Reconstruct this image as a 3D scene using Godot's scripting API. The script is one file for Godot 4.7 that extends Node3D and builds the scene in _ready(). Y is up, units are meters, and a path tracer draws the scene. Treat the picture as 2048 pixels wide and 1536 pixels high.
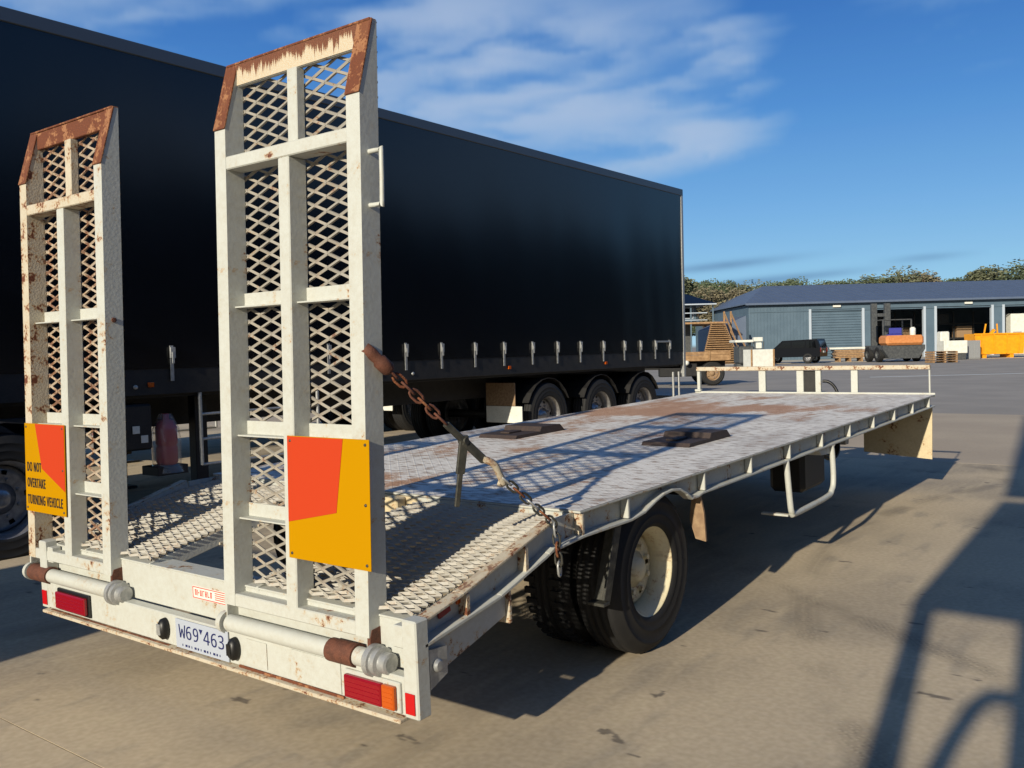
extends Node3D

var M := {}
var used := {}
var root_noise := {}

# ------------------------------------------------------------------ helpers
func numbered(called: String) -> String:
	if not used.has(called):
		used[called] = 0
		return called
	used[called] += 1
	return "%s_%03d" % [called, used[called]]

func thing(called: String, label: String, category: String, at := Vector3.ZERO, turn := 0.0, group := "") -> Node3D:
	var o := Node3D.new()
	o.name = numbered(called)
	add_child(o)
	o.position = at
	o.rotation.y = turn
	return tag(o, label, category, group)

func tag(o: Node, label: String, category: String, group := "") -> Node3D:
	o.set_meta("label", label)
	o.set_meta("category", category)
	if group != "":
		o.set_meta("group", group)
	return o

func copy_thing(o: Node3D, at: Vector3, turn: float, label: String) -> Node3D:
	var c: Node3D = o.duplicate()
	c.name = numbered(String(o.name).trim_suffix("_000"))
	add_child(c)
	c.position = at
	c.rotation.y = turn
	c.set_meta("label", label)
	return c

func part_copy(o: Node3D, parent: Node, at: Vector3) -> Node3D:
	var c: Node3D = o.duplicate()
	var base := String(o.name)
	c.name = base
	c.position = at
	parent.add_child(c, true)
	fix_name(c, base, parent)
	return c

func fix_name(c: Node, base: String, parent: Node) -> void:
	var k := 0
	var want := base
	var taken := {}
	for n in parent.get_children():
		if n != c:
			taken[String(n.name)] = true
	while taken.has(want):
		k += 1
		want = "%s_%03d" % [base, k]
	c.name = want

func begin() -> SurfaceTool:
	var s := SurfaceTool.new()
	s.begin(Mesh.PRIMITIVE_TRIANGLES)
	s.set_smooth_group(-1)
	return s

func obj(called: String, s: SurfaceTool, m: Material, parent: Node = self) -> MeshInstance3D:
	s.generate_normals()
	return put(called, s.commit(), m, parent)

func put(called: String, mesh: Mesh, m: Material, parent: Node = self) -> MeshInstance3D:
	var o := MeshInstance3D.new()
	o.mesh = mesh
	o.material_override = m
	o.cast_shadow = GeometryInstance3D.SHADOW_CASTING_SETTING_ON
	if parent == self:
		o.name = numbered(called)
		add_child(o)
	else:
		o.name = called
		parent.add_child(o, true)
		fix_name(o, called, parent)
	return o

func kind(o: Node, k: String) -> Node:
	o.set_meta("kind", k)
	return o

func pivot(called: String, parent: Node, at := Vector3.ZERO) -> Node3D:
	var o := Node3D.new()
	o.name = called
	parent.add_child(o, true)
	fix_name(o, called, parent)
	o.position = at
	return o

func V(x: float, y: float, zf: float) -> Vector3:
	return Vector3(x, y, -zf)

func face(s: SurfaceTool, p: Array, out: Vector3, uv: Array = []) -> void:
	var n: Vector3 = (p[1] - p[0]).cross(p[2] - p[0])
	var order := range(p.size())
	if n.dot(out) > 0.0:
		order.reverse()
	for i in range(1, p.size() - 1):
		for k in [order[0], order[i], order[i + 1]]:
			if uv.size():
				s.set_uv(uv[k])
			s.add_vertex(p[k])

func box(s: SurfaceTool, c: Vector3, size: Vector3, ch := 0.004, b := Basis()) -> void:
	var h := size / 2.0
	ch = minf(ch, minf(h.x, minf(h.y, h.z)) * 0.45)
	var P := func(x: float, y: float, z: float) -> Vector3: return c + b * Vector3(x, y, z)
	for sg in [-1.0, 1.0]:
		var x: float = sg * h.x
		var y: float = sg * h.y
		var z: float = sg * h.z
		var a: float = h.x - ch
		var d: float = h.y - ch
		var e: float = h.z - ch
		face(s, [P.call(x, -d, -e), P.call(x, d, -e), P.call(x, d, e), P.call(x, -d, e)], b * Vector3(sg, 0, 0))
		face(s, [P.call(-a, y, -e), P.call(a, y, -e), P.call(a, y, e), P.call(-a, y, e)], b * Vector3(0, sg, 0))
		face(s, [P.call(-a, -d, z), P.call(a, -d, z), P.call(a, d, z), P.call(-a, d, z)], b * Vector3(0, 0, sg))
		if ch > 0.0:
			for tg in [-1.0, 1.0]:
				var yy: float = tg * h.y
				var zz: float = tg * h.z
				face(s, [P.call(x, tg * d, -e), P.call(x, tg * d, e), P.call(sg * a, yy, e), P.call(sg * a, yy, -e)], b * Vector3(sg, tg, 0))
				face(s, [P.call(x, -d, tg * e), P.call(x, d, tg * e), P.call(sg * a, d, zz), P.call(sg * a, -d, zz)], b * Vector3(sg, 0, tg))
				face(s, [P.call(-a, y, tg * e), P.call(a, y, tg * e), P.call(a, sg * d, zz), P.call(-a, sg * d, zz)], b * Vector3(0, sg, tg))
				for ug in [-1.0, 1.0]:
					face(s, [P.call(x, tg * d, ug * e), P.call(sg * a, yy, ug * e), P.call(sg * a, tg * d, ug * h.z)], b * Vector3(sg, tg, ug))

# box between two corners in trailer coordinates (x, y, forward)
func bx(s: SurfaceTool, x0: float, x1: float, y0: float, y1: float, z0: float, z1: float, ch := 0.004) -> void:
	box(s, V((x0 + x1) / 2, (y0 + y1) / 2, (z0 + z1) / 2), Vector3(absf(x1 - x0), absf(y1 - y0), absf(z1 - z0)), ch)

func bar(s: SurfaceTool, a: Vector3, b: Vector3, w: float, h: float, up := Vector3.UP, ch := 0.003) -> void:
	var z := (b - a).normalized()
	if absf(z.dot(up)) > 0.98:
		up = Vector3.RIGHT
	var x := up.cross(z).normalized()
	box(s, (a + b) / 2.0, Vector3(w, h, a.distance_to(b)), ch, Basis(x, z.cross(x), z))

# cheap bar without ends, four sides
func strand(s: SurfaceTool, a: Vector3, b: Vector3, across: Vector3, w: float, up: Vector3, h: float) -> void:
	var u := across * w / 2.0
	var v := up * h / 2.0
	face(s, [a - u + v, a + u + v, b + u + v, b - u + v], up)
	face(s, [a - u - v, a + u - v, b + u - v, b - u - v], -up)
	face(s, [a + u - v, a + u + v, b + u + v, b + u - v], across)
	face(s, [a - u - v, a - u + v, b - u + v, b - u - v], -across)

func tube(s: SurfaceTool, path: Array, r: float, n := 8, closed := false, caps := true) -> void:
	var count := path.size()
	var rings := []
	var up := Vector3(0.13, 1, 0.07).normalized()
	for i in count:
		var a: Vector3 = path[(i - 1 + count) % count] if (i > 0 or closed) else path[i]
		var b: Vector3 = path[(i + 1) % count] if (i < count - 1 or closed) else path[i]
		var t := (b - a).normalized()
		if absf(t.dot(up)) > 0.95:
			up = Vector3(1, 0.1, 0.2).normalized()
		var x := up.cross(t).normalized()
		var y := t.cross(x)
		up = y
		var ring := []
		for k in n:
			var g := TAU * k / n
			ring.append(path[i] + (x * cos(g) + y * sin(g)) * r)
		rings.append(ring)
	s.set_smooth_group(1)
	for i in (count if closed else count - 1):
		var j := (i + 1) % count
		for k in n:
			var l := (k + 1) % n
			var mid: Vector3 = (rings[i][k] + rings[i][l] + rings[j][k]) / 3.0
			face(s, [rings[i][k], rings[i][l], rings[j][l], rings[j][k]], mid - (path[i] + path[j]) / 2.0)
	s.set_smooth_group(-1)
	if caps and not closed:
		face(s, rings[0], path[0] - path[1])
		face(s, rings[count - 1], path[count - 1] - path[count - 2])

# profile of Vector2(radius, along) turned round the axis z of basis b
func lathe(s: SurfaceTool, o: Vector3, b: Basis, prof: Array, seg := 32, smooth := true) -> void:
	for i in prof.size() - 1:
		s.set_smooth_group(5 if smooth else 10 + i)
		var p: Vector2 = prof[i]
		var q: Vector2 = prof[i + 1]
		var nrm := Vector2(q.y - p.y, -(q.x - p.x))
		for k in seg:
			var g := TAU * k / seg
			var h := TAU * (k + 1) / seg
			var e := (g + h) / 2
			var c := [Vector2(cos(g), sin(g)), Vector2(cos(h), sin(h))]
			var pts := []
			for m in [[p, 0], [p, 1], [q, 1], [q, 0]]:
				if m[0].x < 1e-5 and m[1] == 1:
					continue
				pts.append(o + b * Vector3(c[m[1]].x * m[0].x, c[m[1]].y * m[0].x, m[0].y))
			if pts.size() > 2:
				face(s, pts, b * Vector3(cos(e) * nrm.x, sin(e) * nrm.x, nrm.y))
	s.set_smooth_group(-1)

# polygon in the plane of b.x, b.y pushed along b.z by depth
func prism(s: SurfaceTool, o: Vector3, b: Basis, poly: Array, depth: float) -> void:
	var pk := PackedVector2Array(poly)
	var tri := Geometry2D.triangulate_polygon(pk)
	var dz := b.z * depth
	for i in range(0, tri.size(), 3):
		var t := []
		for k in 3:
			t.append(o + b.x * pk[tri[i + k]].x + b.y * pk[tri[i + k]].y)
		face(s, t, -dz)
		face(s, [t[0] + dz, t[1] + dz, t[2] + dz], dz)
	var cw := Geometry2D.is_polygon_clockwise(pk)
	for i in pk.size():
		var p := pk[i]
		var q := pk[(i + 1) % pk.size()]
		var n := Vector2(q.y - p.y, p.x - q.x) * (-1.0 if cw else 1.0)
		var A := o + b.x * p.x + b.y * p.y
		var B := o + b.x * q.x + b.y * q.y
		face(s, [A, B, B + dz, A + dz], b.x * n.x + b.y * n.y)

const SIDE := Basis(Vector3(0, 0, -1), Vector3(0, 1, 0), Vector3(1, 0, 0))   # x = forward, y = up, pushed to the right
const AXLE := Basis(Vector3(0, 0, -1), Vector3(0, 1, 0), Vector3(1, 0, 0))

func text_mesh(t: String, size: float, depth: float, font := "Droid Sans") -> TextMesh:
	var m := TextMesh.new()
	m.text = t
	var f := SystemFont.new()
	f.font_names = PackedStringArray([font])
	f.font_weight = 700
	m.font = f
	m.font_size = 64
	m.pixel_size = size / 64.0
	m.depth = depth
	return m

# ------------------------------------------------------------------ textures and materials
func noise_bytes(n: int, freq: float, sd: int, oct := 4, type := FastNoiseLite.TYPE_SIMPLEX_SMOOTH, h := 0) -> PackedByteArray:
	var f := FastNoiseLite.new()
	f.noise_type = type
	f.seed = sd
	f.frequency = freq
	f.fractal_octaves = oct
	f.fractal_type = FastNoiseLite.FRACTAL_FBM
	var im := f.get_seamless_image(n, h if h else n)
	im.convert(Image.FORMAT_L8)
	return im.get_data()

func sm(a: float, b: float, x: float) -> float:
	var t := clampf((x - a) / (b - a), 0.0, 1.0)
	return t * t * (3.0 - 2.0 * t)

func from_rgb(d: PackedByteArray, w: int, h: int) -> ImageTexture:
	return ImageTexture.create_from_image(Image.create_from_data(w, h, false, Image.FORMAT_RGB8, d))

# paint with specks, grime and rust; colours are sRGB
func paint_tex(n: int, sd: int, base: Color, rust_at: float, grime := 0.12, speck := 0.0) -> ImageTexture:
	var a := noise_bytes(n, 4.0 / n, sd)
	var b := noise_bytes(n, 26.0 / n, sd + 1, 3)
	var c := noise_bytes(n, 110.0 / n, sd + 2, 2)
	var d := PackedByteArray()
	d.resize(n * n * 3)
	var r1 := Color(0.46, 0.24, 0.12)
	var r2 := Color(0.27, 0.15, 0.10)
	var dirt := Color(0.52, 0.46, 0.36)
	for i in n * n:
		var A := a[i] / 255.0
		var B := b[i] / 255.0
		var C := c[i] / 255.0
		var col := base.lerp(dirt, grime * (0.5 * A + 0.5 * C) * (0.4 + B))
		var v := 0.52 * A + 0.3 * B + 0.18 * C
		var k := sm(rust_at - 0.035, rust_at + 0.03, v)
		if speck > 0.0:
			k = maxf(k, sm(1.0 - speck, 1.0 - speck + 0.05, 0.35 * B + 0.65 * C))
		var halo := sm(rust_at - 0.13, rust_at, v) * 0.45
		col = col.lerp(Color(0.70, 0.52, 0.32), halo * (1.0 - k))
		col = col.lerp(r2.lerp(r1, clampf(0.2 + C * 1.1 - B * 0.3, 0, 1)), k)
		d[i * 3] = int(clampf(col.r, 0, 1) * 255)
		d[i * 3 + 1] = int(clampf(col.g, 0, 1) * 255)
		d[i * 3 + 2] = int(clampf(col.b, 0, 1) * 255)
	return from_rgb(d, n, n)

func mottle_tex(n: int, sd: int, c1: Color, c2: Color, c3: Color, f1 := 5.0, f2 := 60.0) -> ImageTexture:
	var a := noise_bytes(n, f1 / n, sd)
	var b := noise_bytes(n, f2 / n, sd + 1, 3)
	var d := PackedByteArray()
	d.resize(n * n * 3)
	for i in n * n:
		var A := a[i] / 255.0
		var B := b[i] / 255.0
		var col := c1.lerp(c2, sm(0.25, 0.75, A * 0.6 + B * 0.4)).lerp(c3, sm(0.6, 0.95, B) * 0.6)
		d[i * 3] = int(col.r * 255)
		d[i * 3 + 1] = int(col.g * 255)
		d[i * 3 + 2] = int(col.b * 255)
	return from_rgb(d, n, n)

func gray_tex(n: int, freq: float, sd: int, oct := 3) -> ImageTexture:
	var d := noise_bytes(n, freq / n, sd, oct)
	return ImageTexture.create_from_image(Image.create_from_data(n, n, false, Image.FORMAT_L8, d))

func flat(c: Color, rough := 0.6, metal := 0.0) -> StandardMaterial3D:
	var m := StandardMaterial3D.new()
	m.albedo_color = c
	m.roughness = rough
	m.metallic = metal
	return m

func tri(t: Texture2D, rough: float, metres: float, bump: Texture2D = null, cm := 0.1, metal := 0.0) -> StandardMaterial3D:
	var m := StandardMaterial3D.new()
	m.albedo_texture = t
	m.roughness = rough
	m.metallic = metal
	m.uv1_triplanar = true
	m.uv1_scale = Vector3.ONE / metres
	if bump:
		m.heightmap_enabled = true
		m.heightmap_texture = bump
		m.heightmap_scale = cm
	return m

func make_materials() -> void:
	var fine := gray_tex(256, 40, 5)
	var coarse := gray_tex(256, 14, 9)
	var cream := Color(0.73, 0.745, 0.725)
	M.white = tri(paint_tex(512, 11, cream, 0.81, 0.26, 0.10), 0.5, 0.9, fine, 0.04)
	M.worn = tri(paint_tex(512, 21, cream, 0.745, 0.3, 0.13), 0.55, 0.8, fine, 0.06)
	M.rusty = tri(paint_tex(512, 31, Color(0.75, 0.72, 0.65), 0.64, 0.45, 0.17), 0.7, 0.5, fine, 0.1)
	M.rust = tri(paint_tex(512, 41, Color(0.55, 0.36, 0.24), 0.40, 0.5), 0.85, 0.4, fine, 0.15)
	M.rust_dark = tri(mottle_tex(256, 51, Color(0.30, 0.17, 0.12), Color(0.40, 0.23, 0.16), Color(0.55, 0.45, 0.38), 8, 70), 0.8, 0.3, fine, 0.15)
	M.mesh = tri(paint_tex(512, 61, Color(0.68, 0.675, 0.65), 0.76, 0.45, 0.14), 0.6, 0.6)
	M.mesh_grey = tri(paint_tex(512, 66, Color(0.57, 0.56, 0.535), 0.74, 0.45, 0.16), 0.65, 0.6)
	M.mesh_rusty = tri(paint_tex(512, 71, Color(0.66, 0.61, 0.55), 0.58, 0.5, 0.2), 0.7, 0.5)
	M.shoe = tri(mottle_tex(256, 55, Color(0.17, 0.145, 0.14), Color(0.24, 0.19, 0.17), Color(0.40, 0.25, 0.2), 8, 60), 0.75, 0.3, fine, 0.1)
	M.galv = tri(mottle_tex(256, 81, Color(0.60, 0.61, 0.61), Color(0.72, 0.72, 0.71), Color(0.48, 0.48, 0.47), 10, 50), 0.45, 0.4, null, 0.1, 0.5)
	M.steel = tri(mottle_tex(256, 91, Color(0.22, 0.225, 0.21), Color(0.31, 0.31, 0.285), Color(0.32, 0.22, 0.16), 8, 50), 0.55, 0.3, fine, 0.05, 0.4)
	M.black = tri(mottle_tex(256, 101, Color(0.07, 0.07, 0.075), Color(0.12, 0.115, 0.11), Color(0.2, 0.17, 0.14), 6, 40), 0.6, 0.9)
	M.rubber = tri(mottle_tex(256, 111, Color(0.065, 0.065, 0.067), Color(0.095, 0.094, 0.092), Color(0.16, 0.15, 0.14), 6, 40), 0.75, 0.5)
	M.rim = tri(paint_tex(256, 121, Color(0.86, 0.83, 0.70), 0.72, 0.35, 0.12), 0.4, 0.6)
	M.chrome = tri(mottle_tex(256, 131, Color(0.55, 0.55, 0.56), Color(0.7, 0.7, 0.7), Color(0.4, 0.38, 0.36), 8, 50), 0.3, 0.6, null, 0.1, 0.7)
	M.tan = tri(paint_tex(512, 141, Color(0.80, 0.74, 0.60), 0.74, 0.4, 0.1), 0.6, 0.8)
	M.flap = tri(mottle_tex(256, 151, Color(0.50, 0.40, 0.30), Color(0.60, 0.50, 0.38), Color(0.40, 0.32, 0.25), 6, 40), 0.8, 0.3)
	M.yellow = flat(Color(0.68, 0.49, 0.0), 0.6)
	M.yellow.metallic_specular = 0.15
	M.orange = flat(Color(0.70, 0.23, 0.115), 0.6)
	M.orange.metallic_specular = 0.2
	M.streaked = streak_mat()
	M.ink = flat(Color(0.12, 0.10, 0.08), 0.6)
	M.lens_red = flat(Color(0.52, 0.05, 0.10), 0.15)
	M.reflector = flat(Color(0.70, 0.06, 0.07), 0.2)
	M.lens_amber = flat(Color(0.70, 0.31, 0.06), 0.15)
	M.plastic_black = flat(Color(0.07, 0.07, 0.07), 0.45)
	M.plate = flat(Color(0.64, 0.67, 0.72), 0.45)
	M.plate_blue = flat(Color(0.06, 0.10, 0.33), 0.5)
	M.sticker_red = flat(Color(0.80, 0.36, 0.33), 0.5)
	M.sticker_white = flat(Color(0.88, 0.84, 0.80), 0.5)
	M.curtain = tri(mottle_tex(512, 161, Color(0.016, 0.024, 0.044), Color(0.022, 0.032, 0.056), Color(0.045, 0.052, 0.066), 5, 40), 0.2, 2.2)
	M.curtain.metallic_specular = 0.5
	M.roof_trim = flat(Color(0.30, 0.33, 0.36), 0.35, 0.5)
	M.glass_dark = flat(Color(0.03, 0.035, 0.04), 0.06)
	M.shed_wall = tri(mottle_tex(256, 171, Color(0.30, 0.375, 0.43), Color(0.33, 0.405, 0.46), Color(0.28, 0.35, 0.40), 5, 40), 0.6, 8.0)
	M.shed_roof = tri(mottle_tex(256, 181, Color(0.32, 0.37, 0.45), Color(0.35, 0.40, 0.48), Color(0.30, 0.345, 0.42), 5, 40), 0.55, 8.0)
	M.shed_trim = flat(Color(0.66, 0.70, 0.74), 0.5)
	M.shed_dark = flat(Color(0.16, 0.165, 0.17), 0.9)
	M.night_wall = flat(Color(0.07, 0.072, 0.075), 0.9)
	M.timber = tri(mottle_tex(256, 191, Color(0.52, 0.40, 0.27), Color(0.66, 0.53, 0.38), Color(0.42, 0.31, 0.22), 6, 60), 0.8, 1.5)
	M.pale = tri(mottle_tex(256, 201, Color(0.80, 0.80, 0.76), Color(0.86, 0.86, 0.82), Color(0.68, 0.66, 0.6), 6, 40), 0.6, 2.0)
	M.skip = tri(mottle_tex(256, 211, Color(0.88, 0.57, 0.03), Color(0.92, 0.63, 0.05), Color(0.78, 0.5, 0.07), 6, 40), 0.5, 2.0)
	M.fork_orange = tri(mottle_tex(256, 221, Color(0.74, 0.47, 0.26), Color(0.80, 0.54, 0.33), Color(0.6, 0.36, 0.2), 6, 40), 0.5, 1.5)
	M.fork_grey = tri(mottle_tex(256, 231, Color(0.22, 0.23, 0.24), Color(0.30, 0.31, 0.31), Color(0.36, 0.34, 0.31), 6, 40), 0.6, 1.5)
	M.car_blue = flat(Color(0.035, 0.045, 0.07), 0.3, 0.0)
	M.car_blue.metallic_specular = 0.3
	M.blue = flat(Color(0.20, 0.22, 0.55), 0.7)
	M.skin_red = flat(Color(0.66, 0.22, 0.22), 0.5)
	M.film = flat(Color(0.8, 0.78, 0.78, 0.12), 0.2)
	M.film.transparency = BaseMaterial3D.TRANSPARENCY_ALPHA
	M.bark = tri(mottle_tex(256, 241, Color(0.30, 0.25, 0.20), Color(0.40, 0.34, 0.28), Color(0.22, 0.18, 0.15), 6, 50), 0.9, 1.5)
	M.leaf_olive = flat(Color(0.42, 0.43, 0.34), 0.8)
	M.leaf_brown = flat(Color(0.47, 0.44, 0.36), 0.8)
	M.leaf_green = flat(Color(0.36, 0.40, 0.31), 0.8)
	for k in ["leaf_olive", "leaf_brown", "leaf_green"]:
		M[k].vertex_color_use_as_albedo = true
	M.asphalt = ground_mat(301, Color(0.55, 0.53, 0.50), Color(0.60, 0.575, 0.54), Color(0.47, 0.455, 0.43), 14.0)
	M.concrete = concrete_mat()
	M.mid_concrete = ground_mat(331, Color(0.655, 0.60, 0.525), Color(0.70, 0.645, 0.56), Color(0.57, 0.53, 0.475), 13.0)  # tone between the near concrete and the far asphalt
	M.pave = tri(mottle_tex(256, 321, Color(0.68, 0.65, 0.59), Color(0.74, 0.71, 0.65), Color(0.58, 0.55, 0.5), 6, 60), 0.9, 6.0)

func ground_mat(sd: int, c1: Color, c2: Color, c3: Color, metres: float) -> StandardMaterial3D:
	var m := tri(mottle_tex(1024, sd, c1, c2, c3, 5, 160), 0.9, metres, gray_tex(512, 180, sd + 7, 2), 0.6)
	return m

# rust that ran down from a bare top edge; u along the bar, v down
func streak_mat() -> StandardMaterial3D:
	var w := 512
	var h := 64
	var a := noise_bytes(512, 60.0 / 512, 801, 3)
	var b := noise_bytes(512, 14.0 / 512, 802, 3)
	var d := PackedByteArray()
	d.resize(w * h * 3)
	for y in h:
		for x in w:
			var v := float(y) / h
			var run := 0.12 + 0.75 * a[x] / 255.0 * b[x] / 255.0 * 1.7
			var grain := a[(y * 3 % 512) * 512 + x] / 255.0
			var k := 1.0 - sm(run - 0.12, run + 0.10, v + (grain - 0.5) * 0.25)
			var col := Color(0.73, 0.71, 0.64).lerp(Color(0.72, 0.57, 0.40), sm(0.3, 0.7, grain) * 0.5)
			col = col.lerp(Color(0.30, 0.17, 0.11).lerp(Color(0.50, 0.29, 0.17), grain), k)
			var i := (y * w + x) * 3
			d[i] = int(col.r * 255)
			d[i + 1] = int(col.g * 255)
			d[i + 2] = int(col.b * 255)
	var m := StandardMaterial3D.new()
	m.albedo_texture = from_rgb(d, w, h)
	m.roughness = 0.75
	return m

func concrete_mat() -> StandardMaterial3D:
	var n := 1024
	var a := noise_bytes(n, 4.0 / n, 311, 5)
	var b := noise_bytes(n, 22.0 / n, 312, 4)
	var c := noise_bytes(n, 300.0 / n, 313, 2)
	var e := noise_bytes(n, 11.0 / n, 314, 5, FastNoiseLite.TYPE_SIMPLEX)
	var d := PackedByteArray()
	d.resize(n * n * 3)
	for y in n:
		for x in n:
			var i := y * n + x
			var A := a[i] / 255.0
			# worn along the way of the wheels: the fine grain is stretched in one direction
			var B := b[((y / 2) * n + (x * 3) % n)] / 255.0
			var C := c[i] / 255.0
			var E := e[i] / 255.0
			var col := Color(0.745, 0.68, 0.57).lerp(Color(0.655, 0.60, 0.51), sm(0.3, 0.75, A))
			col = col.lerp(Color(0.56, 0.525, 0.465), sm(0.55, 0.85, 0.5 * B + 0.5 * E) * 0.5)
			col = col.lerp(Color(0.77, 0.71, 0.59), sm(0.55, 0.9, 1.0 - B) * 0.4)
			var g := (C - 0.5) * 0.09
			# oil drops
			if E > 0.66:
				col = col.lerp(Color(0.36, 0.33, 0.29), sm(0.80, 0.86, b[((y * 3) % n) * n + x] / 255.0) * 0.7)
			d[i * 3] = int(clampf(col.r + g, 0, 1) * 255)
			d[i * 3 + 1] = int(clampf(col.g + g, 0, 1) * 255)
			d[i * 3 + 2] = int(clampf(col.b + g, 0, 1) * 255)
	# tyre marks: pairs of faint curved tracks
	var rng := RandomNumberGenerator.new()
	rng.seed = 91
	for k in 9:
		var p := Vector2(rng.randf() * n, rng.randf() * n)
		var g := rng.randf_range(-0.5, 0.5) + (PI / 2 if k % 3 else 0.0)
		var turn := rng.randf_range(-0.0016, 0.0016)
		var dark := rng.randf_range(0.05, 0.13)
		for q in 900:
			p += Vector2(cos(g), sin(g))
			g += turn
			var side := Vector2(-sin(g), cos(g))
			for u in 20:
				var t := p + side * (u - 10.0)
				var x := posmod(int(t.x), n)
				var y := posmod(int(t.y), n)
				var i := y * n + x
				var kk := 1.0 - dark * (0.4 + 1.2 * c[i] / 255.0) * sin((u + 0.5) / 20.0 * PI) * sm(0.2, 0.6, e[i] / 255.0) * (0.55 if u % 5 == 0 else 1.0)
				for z in 3:
					d[i * 3 + z] = int(d[i * 3 + z] * kk)
	return tri(from_rgb(d, n, n), 0.88, 11.0, gray_tex(512, 150, 317, 3), 0.09)

# ------------------------------------------------------------------ sky
func make_sky() -> PanoramaSkyMaterial:
	var w := 2048
	var h := 1024
	var n1 := noise_bytes(1024, 9.0 / 1024, 401, 6, FastNoiseLite.TYPE_SIMPLEX_SMOOTH, 512)
	var n2 := noise_bytes(1024, 24.0 / 1024, 402, 5, FastNoiseLite.TYPE_SIMPLEX_SMOOTH, 512)
	var rng := RandomNumberGenerator.new()
	rng.seed = 77
	# banks of thin cloud: azimuth, elevation, half widths in degrees, strength
	var banks := [[-45.0, 16.2, 4.5, 4.2, 0.7], [-38.5, 16.6, 5.0, 4.6, 0.8], [-31.5, 16.2, 5.0, 4.4, 0.8], [-24.5, 16.8, 3.6, 3.4, 1.0], [-25.0, 12.0, 4.5, 1.5, 0.6], [-41.0, 20.5, 6.0, 2.2, 0.35],
		[-31.0, 11.5, 5.0, 1.5, 0.6], [-62.0, 20.5, 7.0, 2.6, 0.9], [-54.0, 20.0, 5.0, 1.6, 0.5], [-11.5, 18.0, 5.0, 3.0, 0.3]]
	for k in 34:
		var az := rng.randf_range(0.0, 285.0)
		banks.append([az if az < 180.0 else az - 360.0, rng.randf_range(9.0, 24.0), rng.randf_range(5, 14), rng.randf_range(1.5, 4.0), rng.randf_range(0.3, 0.9)])
	for k in 14:
		banks.append([rng.randf_range(-180.0, 180.0), rng.randf_range(30.0, 62.0), rng.randf_range(8, 20), rng.randf_range(3, 7), rng.randf_range(0.2, 0.6)])
	var cover := PackedFloat32Array()
	cover.resize(w * h / 2)
	for b in banks:
		var el0: float = b[1]
		var wide: float = b[2] * 2.2 / maxf(0.2, cos(deg_to_rad(el0)))
		for y in range(maxi(0, int((90.0 - el0 - b[3] * 2.2) * h / 180.0)), mini(h / 2, int((90.0 - el0 + b[3] * 2.2) * h / 180.0))):
			var el := 90.0 - (y + 0.5) * 180.0 / h
			var ey: float = (el - el0) / b[3]
			for xx in range(int((b[0] - wide) * w / 360.0), int((b[0] + wide) * w / 360.0)):
				var az := (xx + 0.5) * 360.0 / w
				var ex: float = (az - b[0]) * cos(deg_to_rad(el0)) / b[2]
				var g: float = b[4] * exp(-1.1 * (ex * ex + ey * ey))
				cover[y * w + posmod(xx, w)] += g
	# thin low streaks lying near the horizon
	var streaks := [[-21.0, 3.9, 6.0, 0.22, 0.06], [-24.0, 4.9, 4.5, 0.22, 0.07], [-12.5, 4.75, 2.0, 0.16, 0.03]]
	for k in 16:
		streaks.append([wrapf(rng.randf_range(0, 290), -180.0, 180.0), rng.randf_range(3.5, 6.0), rng.randf_range(3, 7), 0.22, rng.randf_range(-0.06, 0.06)])
	var d := PackedByteArray()
	d.resize(w * h * 3)
	var stops := [[0.0, Color(0.69, 0.845, 0.92)], [3.5, Color(0.60, 0.80, 0.92)], [8.0, Color(0.475, 0.695, 0.895)], [14.0, Color(0.335, 0.57, 0.83)], [20.0, Color(0.245, 0.465, 0.75)], [35.0, Color(0.19, 0.355, 0.59)], [90.0, Color(0.17, 0.28, 0.46)]]
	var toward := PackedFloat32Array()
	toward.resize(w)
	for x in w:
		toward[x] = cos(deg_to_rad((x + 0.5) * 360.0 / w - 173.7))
	for y in h / 2:
		var el := 90.0 - (y + 0.5) * 180.0 / h
		var base := Color.BLACK
		for k in stops.size() - 1:
			if el >= stops[k][0] and el <= stops[k + 1][0]:
				base = stops[k][1].lerp(stops[k + 1][1], (el - stops[k][0]) / (stops[k + 1][0] - stops[k][0]))
		for x in w:
			var i := y * w + x
			var col := base
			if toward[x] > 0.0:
				# the air pales round the sun; unseen glow added to make fill less blue
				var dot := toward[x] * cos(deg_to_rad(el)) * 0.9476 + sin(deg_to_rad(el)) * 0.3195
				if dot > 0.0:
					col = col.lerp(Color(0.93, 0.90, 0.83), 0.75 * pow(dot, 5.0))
			var warp := n2[((y * 2) % 512) * 1024 + (x >> 1)] / 255.0
			var cv := cover[i]
			if cv > 0.01:
				var fx := (x + int(y * 1.7) + int(warp * 60.0)) % 1024
				var fy := (y * 3 + int(warp * 40.0) + int(x * 0.35)) % 512
				var f := n1[fy * 1024 + fx] / 255.0
				var t := cv * (0.14 + 1.0 * sm(0.30, 0.75, 0.65 * f + 0.35 * warp)) - 0.08
				t = 0.80 * (1.0 - exp(-2.6 * maxf(t, 0.0)))
				col = col.lerp(Color(0.77, 0.81, 0.885), t)
			if el < 7.5:
				var az := (x + 0.5) * 360.0 / w
				if az > 180.0:
					az -= 360.0
				for s in streaks:
					if absf(az - s[0]) < s[2] * 1.6:
						var ey: float = (el - s[1] - s[4] * (az - s[0])) / s[3]
						var ex: float = (az - s[0]) / s[2]
						var k: float = exp(-ey * ey - ex * ex * 1.3) * (0.4 + 0.8 * warp)
						col = col.lerp(Color(0.42, 0.58, 0.73), clampf(k, 0, 0.75))
			d[i * 3] = int(col.r * 255)
			d[i * 3 + 1] = int(col.g * 255)
			d[i * 3 + 2] = int(col.b * 255)
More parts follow.
